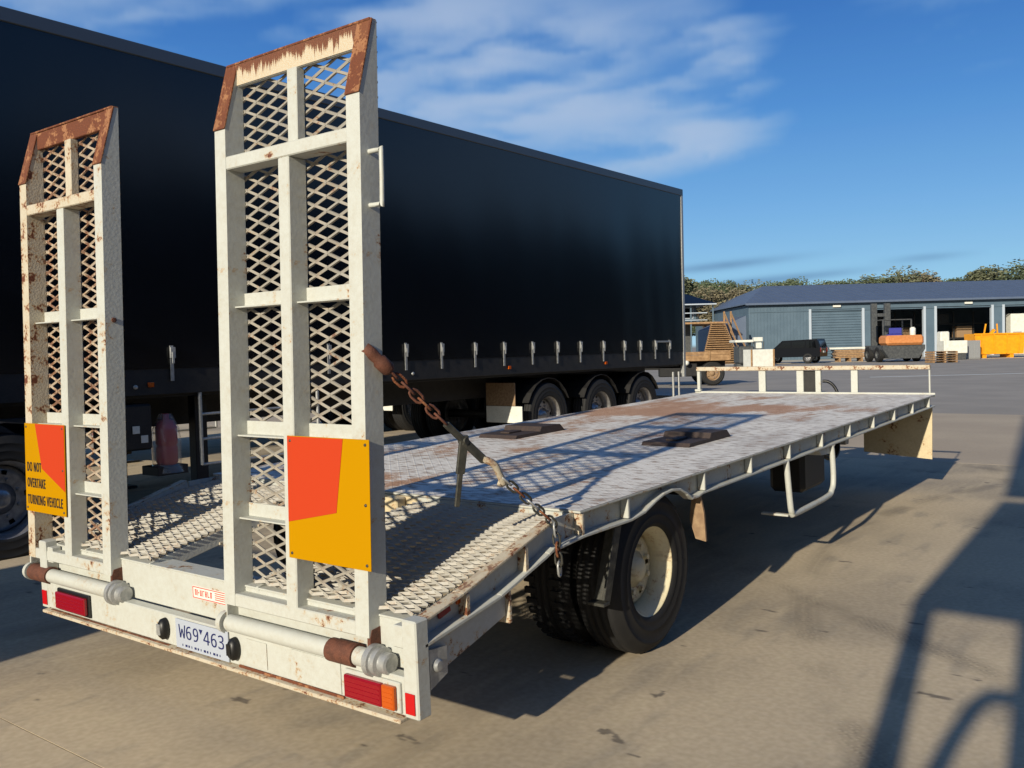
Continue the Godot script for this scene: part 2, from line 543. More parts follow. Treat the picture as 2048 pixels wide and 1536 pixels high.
	for i in range(w * h / 2, w * h):
		d[i * 3] = 118
		d[i * 3 + 1] = 108
		d[i * 3 + 2] = 94
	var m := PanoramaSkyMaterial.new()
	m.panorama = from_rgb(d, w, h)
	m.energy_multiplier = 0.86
	return m

# ------------------------------------------------------------------ shared builders
# an expanded metal sheet: zigzag strands that touch at the knots
func expanded(s: SurfaceTool, o: Vector3, ux: Vector3, uy: Vector3, un: Vector3, wx: float, wy: float, L: float, S: float, w: float, h: float, tilt: float) -> void:
	var nx := int(wx / (L / 2))
	var ny := int(wy / S)
	var step := wx / nx
	var rise := wy / ny
	for j in ny:
		for i in nx:
			for z in 2:
				var ya := j * rise + (rise / 2 if i % 2 else 0.0)
				var yb := j * rise + (0.0 if i % 2 else rise / 2)
				var sgn := 1.0
				if z:
					ya = (j + 1) * rise - (rise / 2 if i % 2 else 0.0)
					yb = (j + 1) * rise - (0.0 if i % 2 else rise / 2)
					sgn = -1.0
				var a := o + ux * (i * step) + uy * ya
				var b := o + ux * ((i + 1) * step) + uy * yb
				var along := (b - a).normalized()
				var across := un.cross(along).normalized()
				var up := (un + across * tilt * sgn).normalized()
				var ac := up.cross(along).normalized()
				strand(s, a - along * w * 0.3, b + along * w * 0.3, ac, w, up, h)

# a truck wheel turned round x; outer face towards +x; at its hub
func wheel(parent: Node, at: Vector3, R: float, rim: float, w: float, tyre_m: Material, rim_m: Material, lugs := false, deep := 0.115) -> Node3D:
	var o := pivot("wheel", parent, at)
	var s := begin()
	var h := w / 2
	var prof := [Vector2(rim + 0.004, -h + 0.03), Vector2(rim + 0.022, -h + 0.006), Vector2((R + rim) / 2, -h), Vector2(R - 0.035, -h + 0.012), Vector2(R - 0.010, -h + 0.032)]
	for g in [-0.52, -0.17, 0.17, 0.52]:
		var c: float = g * h
		prof.append_array([Vector2(R, c - 0.008), Vector2(R - 0.012, c - 0.004), Vector2(R - 0.012, c + 0.004), Vector2(R, c + 0.008)])
	prof.append_array([Vector2(R - 0.010, h - 0.032), Vector2(R - 0.018, h - 0.022), Vector2(R - 0.035, h - 0.012), Vector2((R + rim) / 2 + 0.04, h - 0.002), Vector2((R + rim) / 2 + 0.036, h + 0.002), Vector2((R + rim) / 2 + 0.030, h + 0.002), Vector2((R + rim) / 2 + 0.026, h - 0.001), Vector2((R + rim) / 2 - 0.02, h), Vector2((R + rim) / 2 - 0.024, h + 0.003), Vector2((R + rim) / 2 - 0.030, h), Vector2(rim + 0.03, h - 0.006), Vector2(rim + 0.022, h - 0.003), Vector2(rim + 0.004, h - 0.022)])
	lathe(s, Vector3.ZERO, AXLE, prof, 56)
	if lugs:
		for k in 44:
			var g := TAU * k / 44
			for side in [-1.0, 1.0]:
				var c := Vector3(side * h * 0.62, sin(g) * (R - 0.003), -cos(g) * (R - 0.003))
				var rad := Vector3(0, sin(g), -cos(g))
				box(s, c, Vector3(h * 0.55, 0.018, R * TAU / 44 * 0.55), 0.002, Basis(Vector3.RIGHT, rad, Vector3.RIGHT.cross(rad)))
	obj("tyre", s, tyre_m, o)
	s = begin()
	lathe(s, Vector3.ZERO, AXLE, [Vector2(rim - 0.012, -h + 0.03), Vector2(rim + 0.014, -h + 0.022), Vector2(rim - 0.02, -h + 0.05), Vector2(rim - 0.03, 0), Vector2(rim - 0.022, h - 0.06), Vector2(rim - 0.006, h - 0.045), Vector2(rim + 0.002, h - 0.028), Vector2(rim + 0.014, h - 0.018), Vector2(rim + 0.012, h - 0.026)], 56)
	# dished disc with five hand holes
	var x0 := h - deep
	var rings := [Vector2(rim - 0.026, x0 - 0.035), Vector2(rim - 0.045, x0 - 0.006), Vector2(rim - 0.07, x0), Vector2(rim - 0.105, x0 + 0.002), Vector2(rim * 0.42, x0)]
	for i in rings.size() - 1:
		s.set_smooth_group(3)
		for k in 60:
			if i == 2 and k % 12 < 2:
				continue
			var p: Vector2 = rings[i]
			var q: Vector2 = rings[i + 1]
			var g := TAU * k / 60
			var e := TAU * (k + 1) / 60
			face(s, [Vector3(p.y, sin(g) * p.x, -cos(g) * p.x), Vector3(p.y, sin(e) * p.x, -cos(e) * p.x), Vector3(q.y, sin(e) * q.x, -cos(e) * q.x), Vector3(q.y, sin(g) * q.x, -cos(g) * q.x)], Vector3.RIGHT)
	s.set_smooth_group(-1)
	obj("rim", s, rim_m, o)
	s = begin()
	lathe(s, Vector3.ZERO, AXLE, [Vector2(rim * 0.42, x0 - 0.02), Vector2(rim * 0.42, x0 - 0.001), Vector2(rim * 0.30, x0 + 0.001), Vector2(rim * 0.27, x0 + 0.03), Vector2(rim * 0.2, x0 + 0.04), Vector2(0, x0 + 0.042)], 24)
	for k in 8:
		var g := TAU * (k + 0.5) / 8
		lathe(s, Vector3(x0, sin(g) * rim * 0.52, -cos(g) * rim * 0.52), AXLE, [Vector2(0.014, -0.01), Vector2(0.014, 0.022), Vector2(0.0, 0.024)], 6, false)
	obj("hub", s, rim_m, o)
	return o

func chain_link(c: Vector3, along: Vector3, side: Vector3, m: Material, parent: Node, k := 1.0) -> void:
	var s := begin()
	var pts := []
	for i in 10:
		var g := TAU * i / 10
		var e := cos(g) * 0.026 * k
		pts.append(c + along * (e + signf(e) * 0.008) + side * sin(g) * 0.017 * k)
	tube(s, pts, 0.0058 * k, 5, true)
	obj("chain_link", s, m, parent)

func chain(points: Array, m: Array, parent: Node, k := 1.0) -> void:
	var left := 0.0
	var count := 0
	for i in points.size() - 1:
		var a: Vector3 = points[i]
		var b: Vector3 = points[i + 1]
		var t := (b - a).normalized()
		var length := a.distance_to(b)
		var x := t.cross(Vector3(0.2, 0.5, 0.84)).normalized()
		while left < length:
			var side := x if count % 2 else x.cross(t).normalized()
			chain_link(a + t * left, t, side, m[(count * 7) % m.size()], parent, k)
			count += 1
			left += 0.047 * k
		left -= length

func smooth_path(p: Array, n := 6) -> Array:
	var c := Curve3D.new()
	for i in p.size():
		var a: Vector3 = p[maxi(i - 1, 0)]
		var b: Vector3 = p[mini(i + 1, p.size() - 1)]
		var t := (b - a) / 5.0
		c.add_point(p[i], -t, t)
	var out := []
	for i in (p.size() - 1) * n + 1:
		out.append(c.samplef(float(i) / n))
	return out

# ------------------------------------------------------------------ the flat deck trailer
func hazard_sign(parent: Node, x0: float, x1: float, y0: float, y1: float, mirrored: bool) -> void:
	var w := x1 - x0
	var h := y1 - y0
	var s := begin()
	bx(s, x0, x1, y0, y1, -0.0085, -0.005, 0.0012)
	var sign := obj("hazard_sign", s, M.yellow, parent)
	sign.set_meta("label", "yellow and orange hazard board reading do not overtake turning vehicle" if mirrored else "yellow and orange hazard board without lettering")
	var poly := []
	var frac := [Vector2(0.28, 0.995), Vector2(0.995, 0.995), Vector2(0.995, 0.27), Vector2(0.43, 0.50)] if mirrored else [Vector2(0.005, 0.995), Vector2(0.70, 0.995), Vector2(0.61, 0.415), Vector2(0.005, 0.295)]
	for f in frac:
		poly.append(Vector2(x0 + f.x * w, y0 + f.y * h))
	s = begin()
	prism(s, V(0, 0, -0.0085), Basis(Vector3.RIGHT, Vector3.UP, Vector3.BACK), poly, 0.0015)
	obj("orange_panel", s, M.orange, parent)
	s = begin()
	for c in [Vector2(x0 + 0.018, y0 + 0.018), Vector2(x1 - 0.018, y0 + 0.018), Vector2(x1 - 0.018, y1 - 0.018), Vector2(x0 + 0.018, y1 - 0.018), Vector2(x1 - 0.02, (y0 + y1) / 2)]:
		lathe(s, V(c.x, c.y, -0.0084), Basis(), [Vector2(0.006, 0.0), Vector2(0.005, 0.003), Vector2(0, 0.004)], 8)
	obj("rivet", s, M.steel, parent)
	if mirrored:
		var rows := [["DO NOT", 0.455, 0.055], ["OVERTAKE", 0.275, 0.055], ["TURNING VEHICLE", 0.085, 0.055]]
		for r in rows:
			var t := text_mesh(r[0], r[2], 0.002)
			var o := put("lettering", t, M.ink, parent)
			var width: float = t.get_aabb().size.x
			var want: float = w * {"DO NOT": 0.36, "OVERTAKE": 0.46, "TURNING VEHICLE": 0.88}[r[0]]
			o.scale = Vector3(want / width, 1.15, 1)
			o.position = V(x0 + 0.02 + want / 2, y0 + (r[1] + 0.05) * h, -0.0092)

func build_ramp(parent: Node, x: float, W: float, right: bool) -> void:
	var root := pivot("loading_ramp", parent, V(x, 0.44, 0.0))
	root.rotation.x = -0.04
	var D := 0.085
	var T := 2.15
	var S := 1.895
	# posts: the end of each is cut back towards the far side
	for e in [0.0, W - 0.066]:
		var s := begin()
		var b0 := -0.065 if e > 0.1 else -0.045
		prism(s, V(e, 0, 0), SIDE, [Vector2(0, 0.06), Vector2(0, S), Vector2(D - 0.018, T), Vector2(D, T), Vector2(D, 0.06)], 0.066)
		obj("side_post", s, M.white if right else (M.worn if e > 0.1 else M.rusty), root)
		s = begin()
		prism(s, V(e + (0.054 if e > 0.1 else 0.0), 0, 0.003), SIDE, [Vector2(0.0, 0.062), Vector2(0.0, b0), Vector2(0.03, b0 - 0.01), Vector2(D - 0.004, 0.0), Vector2(D - 0.004, 0.062)], 0.012)
		obj("hinge_plate", s, M.rust_dark if e > 0.1 else M.worn, root)
		if e > 0.1:
			s = begin()
			prism(s, V(W - 0.0005, 0, 0), SIDE, [Vector2(0.004, -0.03), Vector2(0.004, 0.06), Vector2(0.012, 0.085), Vector2(D - 0.001, 0.095), Vector2(D - 0.001, 0.01), Vector2(0.05, -0.03)], 0.003)
			obj("rusted_cheek", s, M.rust_dark, root)
		# rusted angle along the cut end
		s = begin()
		var a := V(e + 0.033, S - 0.004, -0.0035)
		var c := V(e + 0.033, T + 0.004, D - 0.0215)
		bar(s, a, c, 0.07, 0.007, Vector3.BACK, 0.002)
		obj("tip_plate", s, M.rust, root)
	var s := begin()
	bx(s, 0.004, W - 0.004, T - 0.003, T + 0.006, D - 0.03, D + 0.004, 0.002)
	obj("tip_edge", s, M.rust, root)
	s = begin()
	bx(s, 0.064, W - 0.064, T - 0.085, T - 0.004, D - 0.026, D - 0.004, 0.003)
	obj("top_bar", s, M.worn if right else M.rust, root)
	if right:
		s = begin()
		var fy := T - 0.004
		face(s, [V(0.066, T - 0.083, D - 0.0275), V(W - 0.066, T - 0.083, D - 0.0275), V(W - 0.066, fy, D - 0.0275), V(0.066, fy, D - 0.0275)], Vector3.BACK, [Vector2(0, 1), Vector2(1, 1), Vector2(1, 0), Vector2(0, 0)])
		obj("rust_streaks", s, M.streaked, root)
	# middle post, its upper length set over a little
	s = begin()
	bx(s, W / 2 - 0.03, W / 2 + 0.03, 0.10, 1.735, 0.001, D - 0.001, 0.004)
	obj("middle_post", s, M.white, root)
	s = begin()
	bx(s, W / 2 - 0.024, W / 2 + 0.030, 1.785, T - 0.086, D - 0.040, D - 0.002, 0.003)
	obj("upper_post", s, M.white if right else M.rusty, root)
	s = begin()
	bx(s, 0.064, W - 0.064, 1.735, 1.785, 0.0, D - 0.002, 0.004)
	obj("cross_bar", s, M.worn if right else M.rusty, root)
	s = begin()
	bx(s, 0.064, W - 0.064, 0.058, 0.108, 0.0, D - 0.002, 0.004)
	obj("foot_bar", s, M.worn, root)
	for y in [0.40, 0.72, 1.215]:
		for e in [[0.066, W / 2 - 0.03], [W / 2 + 0.03, W - 0.066]]:
			s = begin()
			bx(s, e[0], e[1], y, y + 0.052, D - 0.012, D - 0.005, 0.001)
			bx(s, e[0], e[1], y - 0.006, y, 0.028, D - 0.005, 0.001)
			obj("rung", s, M.white, root)
	# expanded sheet on the far side
	s = begin()
	expanded(s, V(0.012, 0.06, D + 0.006), Vector3.RIGHT, Vector3.UP, Vector3(0, 0, -1), W - 0.024, T - 0.06, 0.124, 0.050, 0.0100, 0.007, 0.3)
	kind(obj("expanded_sheet", s, M.mesh_grey if right else M.mesh_rusty, root), "stuff")
	if right:
		s = begin()
		tube(s, smooth_path([V(W - 0.002, 1.70, 0.04), V(W + 0.045, 1.70, 0.045), V(W + 0.052, 1.69, 0.045), V(W + 0.052, 1.53, 0.045), V(W + 0.045, 1.52, 0.045), V(W - 0.002, 1.52, 0.04)], 2), 0.0085, 8)
		obj("handle", s, M.white, root)
		hazard_sign(root, 0.405, 0.826, 0.29, 0.732, false)
	else:
		s = begin()
		lathe(s, V(W - 0.001, 1.20, 0.04), AXLE, [Vector2(0.012, 0.0), Vector2(0.012, 0.008), Vector2(0, 0.01)], 6, false)
		obj("bolt_head", s, M.rust_dark, root)
		hazard_sign(root, 0.004, 0.395, 0.29, 0.722, true)

func lamp(parent: Node, x0: float, x1: float, y0: float, y1: float, amber_from: float, back: Material) -> void:
	var s := begin()
	bx(s, x0 - 0.012, x1 + 0.012, y0 - 0.012, y1 + 0.012, -0.012, 0.004, 0.004)
	var body := obj("tail_lamp", s, back, parent)
	var spans := [[x0, amber_from, M.lens_red], [amber_from, x1, M.lens_amber]]
	for e in spans:
		if e[1] - e[0] > 0.01:
			s = begin()
			bx(s, e[0] + 0.001, e[1] - 0.001, y0, y1, -0.03, -0.011, 0.006)
			for k in 5:
				var yy: float = y0 + (k + 0.5) * (y1 - y0) / 5
				bx(s, e[0] + 0.008, e[1] - 0.008, yy - 0.0022, yy + 0.0022, -0.0318, -0.029, 0.001)
			obj("lens", s, e[2], body)

func deck_mat() -> StandardMaterial3D:
	var w := 1024
	var h := 2048
	var a := noise_bytes(1024, 7.0 / 1024, 501, 5)
	var b := noise_bytes(1024, 40.0 / 1024, 502, 4)
	var c := noise_bytes(1024, 200.0 / 1024, 503, 2)
	# rust where water stood: across, along (metres from the left edge, from the back), half widths, strength
	var spots := [[0.75, 4.1, 0.9, 0.5, 1.0], [1.55, 4.6, 0.7, 0.4, 0.9], [0.5, 4.9, 0.5, 0.6, 0.7], [1.9, 3.9, 0.25, 0.3, 0.35], [0.9, 0.2, 0.8, 0.3, 0.8], [1.3, 1.5, 0.5, 0.18, 0.45], [0.6, 1.3, 0.5, 0.3, 0.45], [1.6, 0.8, 0.6, 0.3, 0.35], [0.3, 3.0, 0.35, 0.7, 0.5], [1.2, 3.2, 0.6, 0.3, 0.5], [1.0, 5.6, 0.9, 0.25, 0.5], [1.3, 2.5, 0.5, 0.25, 0.5], [0.8, 2.2, 0.4, 0.5, 0.45], [0.4, 3.9, 0.5, 0.3, 0.7]]
	var rust := PackedFloat32Array()
	rust.resize(64 * 128)
	for y in 128:
		for x in 64:
			var v := 0.0
			for s in spots:
				var ex: float = (x / 64.0 * 2.5 - s[0]) / s[2]
				var ey: float = (y / 128.0 * 6.28 - s[1]) / s[3]
				v += s[4] * exp(-ex * ex - ey * ey)
			rust[y * 64 + x] = v
	var d := PackedByteArray()
	d.resize(w * h * 3)
	var hm := PackedByteArray()
	hm.resize(w * h)
	for y in h:
		for x in w:
			var i := y * w + x
			var A := a[((y / 2) % 1024) * 1024 + (x % 1024)] / 255.0
			var B := b[((y * 2) % 1024) * 1024 + (x / 2)] / 255.0
			var C := c[(y % 1024) * 1024 + x] / 255.0
			# rolled tread bars, turned alternately
			var gx := x / 14
			var gy := y / 11
			var u := (x % 14) - 6.5
			var v := (y % 11) - 5.0
			var t := 0.0
			if (gx + gy) % 2:
				t = absf(u * 0.8 + v) if absf(u - v * 0.8) < 7.0 else 9.0
			else:
				t = absf(u * 0.8 - v) if absf(u + v * 0.8) < 7.0 else 9.0
			var tread := 1.0 - sm(1.0, 2.6, t)
			hm[i] = int(clampf(tread * 200.0 + C * 40.0, 0, 255))
			var col := Color(0.885, 0.87, 0.835).lerp(Color(0.73, 0.71, 0.68), sm(0.35, 0.75, A * 0.5 + B * 0.5))
			col = col.lerp(Color(0.93, 0.93, 0.91), tread * 0.2)
			col = col.lerp(Color(0.52, 0.49, 0.45), sm(0.56, 0.8, B) * 0.5)
			var r := rust[(y >> 4) * 64 + (x >> 4)]
			var k := sm(0.55, 0.80, 0.45 * A + 0.35 * B + 0.2 * C + 0.40 * r - 0.07)
			k = maxf(k, sm(0.62, 0.76, 0.5 * B + 0.5 * C) * 0.75)
			col = col.lerp(Color(0.74, 0.53, 0.37).lerp(Color(0.55, 0.34, 0.21), sm(0.4, 0.7, C)), k * 0.7)
			d[i * 3] = int(col.r * 255)
			d[i * 3 + 1] = int(col.g * 255)
			d[i * 3 + 2] = int(col.b * 255)
	var m := StandardMaterial3D.new()
	m.albedo_texture = from_rgb(d, w, h)
	m.roughness = 0.72
	m.heightmap_enabled = true
	m.heightmap_texture = ImageTexture.create_from_image(Image.create_from_data(w, h, false, Image.FORMAT_L8, hm))
	m.heightmap_scale = 0.14
	return m

func build_trailer() -> void:
	var t := thing("flat_deck_trailer", "white steel flat deck trailer with two upright mesh loading ramps", "trailer")
	t.rotation.x = 0.0224
	var s := begin()
	# deck sheet from the beaver tail to the front
	var z0 := 0.99
	var z1 := 7.27
	var y := 0.776
	bx(s, -1.25, 1.25, 0.764, 0.7735, z0, z1, 0.002)
	obj("deck_plate", s, M.worn, t)
	s = begin()
	face(s, [V(-1.249, y, z0), V(1.249, y, z0), V(1.249, y, z1), V(-1.249, y, z1)], Vector3.UP, [Vector2(0, 0), Vector2(1, 0), Vector2(1, 1), Vector2(0, 1)])
	obj("tread_plate", s, deck_mat(), t)
	# step at the back of the deck
	s = begin()
	bx(s, -1.19, -0.34, 0.69, 0.763, z0 - 0.006, z0 + 0.006, 0.001)
	obj("deck_end", s, M.worn, t)
	s = begin()
	bx(s, 0.34, 1.19, 0.69, 0.763, z0 - 0.006, z0 + 0.006, 0.001)
	obj("deck_end", s, M.worn, t)
	s = begin()
	bx(s, -0.335, 0.35, 0.60, 0.7625, z0 - 0.012, z0 + 0.010, 0.004)
	bx(s, 0.20, 0.285, 0.66, 0.7635, z0 - 0.075, z0 - 0.013, 0.006)
	obj("centre_beam_end", s, M.tan, t)
	# side rails: channel open to the outside, cut over the wheel
	for sd in [1.0, -1.0]:
		var rail_path := [Vector2(0.79, 0.655), Vector2(1.02, 0.668), Vector2(1.42, 0.662), Vector2(1.54, 0.676), Vector2(1.63, 0.704), Vector2(1.72, 0.726), Vector2(1.81, 0.732), Vector2(1.90, 0.720), Vector2(1.97, 0.688), Vector2(2.02, 0.657), Vector2(2.09, 0.655), Vector2(2.14, 0.664), Vector2(7.27, 0.668)]
		var poly := [Vector2(7.27, 0.763), Vector2(0.80, 0.763)]
		poly.append_array(rail_path)
		s = begin()
		prism(s, V(1.195 if sd > 0 else -1.205, 0, 0), SIDE, poly, 0.010)
		obj("side_rail", s, M.worn, t)
		s = begin()
		for i in rail_path.size() - 1:
			var p: Vector2 = rail_path[i]
			var q: Vector2 = rail_path[i + 1]
			bar(s, V(sd * 1.2235, p.y - 0.002, p.x - 0.002), V(sd * 1.2235, q.y - 0.002, q.x + 0.002), 0.053, 0.013, Vector3.UP, 0.003)
		obj("lower_flange", s, M.white, t)
		for z in [1.015, 1.39, 2.1725, 2.783, 3.394, 4.005, 4.615, 5.226, 5.837, 6.447, 7.058]:
			s = begin()
			bx(s, sd * 1.207, sd * 1.248, 0.671, 0.7625, z - 0.009, z + 0.009, 0.003)
			obj("gusset", s, M.rusty if z < 1.1 else M.white, t)
		# beaver tail side
		var top := [Vector2(0.04, 0.578), Vector2(0.24, 0.618), Vector2(0.55, 0.70), Vector2(0.79, 0.764)]
		var low := [Vector2(0.80, 0.66), Vector2(0.76, 0.645), Vector2(0.45, 0.56), Vector2(0.04, 0.50)]
		poly = top.duplicate()
		poly.append_array(low)
		s = begin()
		prism(s, V(1.196 if sd > 0 else -1.206, 0, 0), SIDE, poly, 0.010)
		obj("tail_side", s, M.worn, t)
		s = begin()
		for i in 3:
			bar(s, V(sd * 1.225, top[i].y + 0.002, top[i].x), V(sd * 1.225, top[i + 1].y + 0.002, top[i + 1].x + 0.002), 0.05, 0.012, Vector3.UP, 0.003)
		obj("tail_top_edge", s, M.rusty, t)
		s = begin()
		for i in 3:
			bar(s, V(sd * 1.2255, low[i].y, low[i].x), V(sd * 1.2255, low[i + 1].y, low[i + 1].x - 0.002), 0.053, 0.016, Vector3.UP, 0.004)
		obj("tail_flange", s, M.white, t)
		for z in [0.27, 0.62]:
			s = begin()
			prism(s, V(sd * 1.227 - 0.02, 0, z - 0.008), SIDE, [Vector2(0, 0.53 + (z - 0.27) * 0.21), Vector2(0, 0.615 + (z - 0.27) * 0.28), Vector2(0.016, 0.615 + (z - 0.27) * 0.28), Vector2(0.016, 0.53 + (z - 0.27) * 0.21)], 0.04)
			obj("tail_gusset", s, M.rusty, t)
		# lower bar with the bolted plate
		s = begin()
		prism(s, V(sd * 1.215 - 0.012, 0, 0), SIDE, [Vector2(0.045, 0.36), Vector2(0.50, 0.475), Vector2(0.50, 0.552), Vector2(0.42, 0.54), Vector2(0.045, 0.486)], 0.024)
		obj("lower_bar", s, M.worn, t)
		s = begin()
		bx(s, sd * 1.19, sd * 1.245, 0.445, 0.565, 0.502, 0.518, 0.003)
		obj("lower_bar_end", s, M.rusty, t)
		s = begin()
		prism(s, V(1.236 if sd > 0 else -1.246, 0, 0), SIDE, [Vector2(0.062, 0.345), Vector2(0.15, 0.378), Vector2(0.15, 0.47), Vector2(0.062, 0.48)], 0.010)
		lathe(s, V(sd * 1.241, 0.42, 0.098), AXLE if sd > 0 else AXLE.rotated(Vector3.UP, PI), [Vector2(0.022, 0.0), Vector2(0.022, 0.012), Vector2(0.016, 0.02), Vector2(0, 0.022)], 12, false)
		obj("bolted_plate", s, M.galv, t)
		# corner post at the back
		s = begin()
		bx(s, sd * 1.188, sd * 1.252, 0.265, 0.592, -0.004, 0.058, 0.005)
		obj("corner_post", s, M.white, t)
		s = begin()
		bx(s, sd * 1.196, sd * 1.238, 0.282, 0.352, -0.009, -0.0045, 0.001)
		obj("reflector", s, M.reflector, t)
		s = begin()
		bx(s, sd * 1.14, sd * 1.187, 0.49, 0.565, 0.005, 0.05, 0.004)
		obj("hinge_block", s, M.white, t)
		# side marker lamps
		for z in [0.15, 0.245]:
			s = begin()
			bar(s, V(sd * 1.212, 0.567 + (z - 0.15) * 0.26, z), V(sd * 1.212, 0.582 + (z - 0.15) * 0.26, z + 0.06), 0.012, 0.03, Vector3.UP, 0.003)
			obj("side_marker", s, M.lens_red if z < 0.2 else M.lens_amber, t)
		# beaver tail track
		var xa := 0.36 if sd > 0 else -1.19
		s = begin()
		var path := [Vector2(0.055, 0.590), Vector2(0.77, 0.728), Vector2(0.982, 0.744)]
		for i in 2:
			var o := V(xa, path[i].y, path[i].x)
			var dir := V(0, path[i + 1].y - path[i].y, path[i + 1].x - path[i].x)
			expanded(s, o, Vector3.RIGHT, dir.normalized(), dir.normalized().cross(Vector3.LEFT).normalized(), 0.83, dir.length(), 0.080, 0.035, 0.0065, 0.012, 0.7)
		kind(obj("track_mesh", s, M.mesh, t), "stuff")
		s = begin()
		for x in [xa + 0.012, xa + 0.28, xa + 0.55, xa + 0.818]:
			for i in 2:
				bar(s, V(x, path[i].y - 0.045, path[i].x), V(x, path[i + 1].y - 0.045, path[i + 1].x), 0.012, 0.06, Vector3.UP, 0.002)
		obj("track_frame", s, M.worn, t)
		for z in [0.20, 0.42, 0.64, 0.86]:
			s = begin()
			var yy: float = 0.546 + (minf(z, 0.77) - 0.055) * 0.193
			bx(s, xa, xa + 0.83, yy - 0.035, yy - 0.022, z - 0.02, z + 0.02, 0.002)
			obj("track_bearer", s, M.rusty, t)
	# rear beam
	s = begin()
	bx(s, -1.19, 1.19, 0.268, 0.398, 0.0, 0.05, 0.004)
	var beam := obj("rear_beam", s, M.white, t)
	s = begin()
	bx(s, -1.20, 1.19, 0.2515, 0.2665, -0.03, 0.052, 0.003)
	obj("lower_lip", s, M.rusty, beam)
	s = begin()
	bx(s, -1.16, -0.16, 0.259, 0.2680, -0.012, 0.002, 0.002)
	bx(s, 0.31, 0.90, 0.263, 0.276, -0.008, -0.001, 0.002)
	obj("rust_seam", s, M.rust, beam)
	s = begin()
	bx(s, -1.187, 1.187, 0.399, 0.562, 0.055, 0.10, 0.004)
	obj("upper_beam", s, M.white, t)
	s = begin()
	bx(s, -1.187, 1.187, 0.563, 0.570, 0.052, 0.16, 0.002)
	obj("beam_cap", s, M.worn, t)
	s = begin()
	bx(s, 0.62, 0.885, 0.278, 0.392, -0.004, -0.0005, 0.0005)
	obj("doubler_plate", s, M.white, beam)
	s = begin()
	bx(s, 0.36, 0.48, 0.285, 0.385, -0.0035, -0.0005, 0.0005)
	obj("patch_plate", s, M.worn, beam)
	lamp(t, 0.925, 1.165, 0.288, 0.368, 1.105, M.white)
	lamp(t, -1.07, -0.80, 0.292, 0.372, -0.80, M.plastic_black)
	# number plate with its lamps
	s = begin()
	bx(s, -0.105, 0.25, 0.272, 0.392, -0.008, -0.003, 0.002)
	var plate := obj("number_plate", s, M.plate, t)
	var marks := [["W69", -0.012, 0.135, 0.076], ["463", 0.158, 0.135, 0.076]]
	for k in marks:
		var tm := text_mesh(k[0], k[3], 0.002, "Droid Sans Mono")
		var o := put("lettering", tm, M.plate_blue, plate)
		o.scale = Vector3(k[2] / tm.get_aabb().size.x, 1, 1)
		o.position = V(k[1], 0.343, -0.0085)
	s = begin()
	prism(s, V(0, 0, -0.008), Basis(Vector3.RIGHT, Vector3.UP, Vector3.BACK), [Vector2(0.060, 0.372), Vector2(0.084, 0.372), Vector2(0.072, 0.352)], 0.0015)
	obj("triangle_mark", s, M.plate_blue, plate)
	s = begin()
	for k in 13:
		bx(s, -0.06 + k * 0.021, -0.06 + k * 0.021 + 0.004 + 0.009 * float((k * 5) % 3) / 2.0, 0.2835, 0.2925, -0.0094, -0.0078, 0.0002)
	obj("small_print", s, M.plate_blue, plate)
	for x in [-0.185, 0.292]:
		s = begin()
		lathe(s, V(x, 0.335, -0.004), Basis(Vector3(0.62, 0, 0), Vector3(0, 1, 0), Vector3(0, 0, 1)), [Vector2(0.046, 0.0), Vector2(0.044, 0.018), Vector2(0.03, 0.03), Vector2(0.0, 0.034)], 16)
		var pl := obj("plate_lamp", s, M.plastic_black, t)
		s = begin()
		bx(s, x - 0.012, x + 0.012, 0.315, 0.36, -0.0405, -0.034, 0.004)
		obj("lens", s, M.galv if x < 0 else M.plastic_black, pl)
	# sticker with red print
	s = begin()
	bx(s, -0.062, 0.205, 0.468, 0.520, 0.0525, 0.0545, 0.0005)
	var st := obj("sticker", s, M.sticker_white, t)
	s = begin()
	for e in [[-0.060, 0.203, 0.514, 0.518], [-0.060, 0.203, 0.4695, 0.4735], [-0.060, -0.056, 0.4735, 0.514], [0.199, 0.203, 0.4735, 0.514]]:
		bx(s, e[0], e[1], e[2], e[3], 0.0515, 0.0525, 0.0002)
	for k in 7:
		var x0 := -0.045 + k * 0.0175
		bx(s, x0, x0 + 0.0045, 0.482, 0.507, 0.0515, 0.0525, 0.0002)
		bx(s, x0 + 0.0045, x0 + 0.012, 0.5025 - 0.010 * (k % 3), 0.507 - 0.010 * (k % 3), 0.0515, 0.0525, 0.0002)
		if k % 2 == 0:
			bx(s, x0 + 0.0075, x0 + 0.012, 0.482, 0.507, 0.0515, 0.0525, 0.0002)
	for k in 4:
		bx(s, 0.092, 0.19 - 0.02 * (k % 2), 0.4795 + k * 0.0085, 0.4835 + k * 0.0085, 0.0515, 0.0525, 0.0002)
	obj("red_print", s, M.sticker_red, st)
	# hinge pipes, sleeves and collars
	for e in [[0.235, 1.03], [-1.355, -0.60]]:
		s = begin()
		tube(s, [V(e[0] + 0.01, 0.425, 0.012), V(e[1] - 0.02, 0.425, 0.012)], 0.033, 20)
		obj("hinge_pipe", s, M.white, t)
		s = begin()
		if e[0] > 0:
			tube(s, [V(e[1] - 0.20, 0.425, 0.012), V(e[1] - 0.068, 0.425, 0.012)], 0.041, 20)
		else:
			tube(s, [V(e[0] + 0.013, 0.425, 0.012), V(e[0] + 0.19, 0.425, 0.012)], 0.041, 20)
		obj("hinge_sleeve", s, M.rust_dark, t)
		s = begin()
		lathe(s, V(e[1] + 0.002, 0.425, 0.012), AXLE, [Vector2(0.0, 0.0), Vector2(0.055, 0.0), Vector2(0.055, 0.022), Vector2(0.046, 0.024), Vector2(0.046, 0.034), Vector2(0.05, 0.036), Vector2(0.05, 0.05), Vector2(0.036, 0.054), Vector2(0.036, 0.085), Vector2(0.028, 0.09), Vector2(0, 0.09)], 24, false)
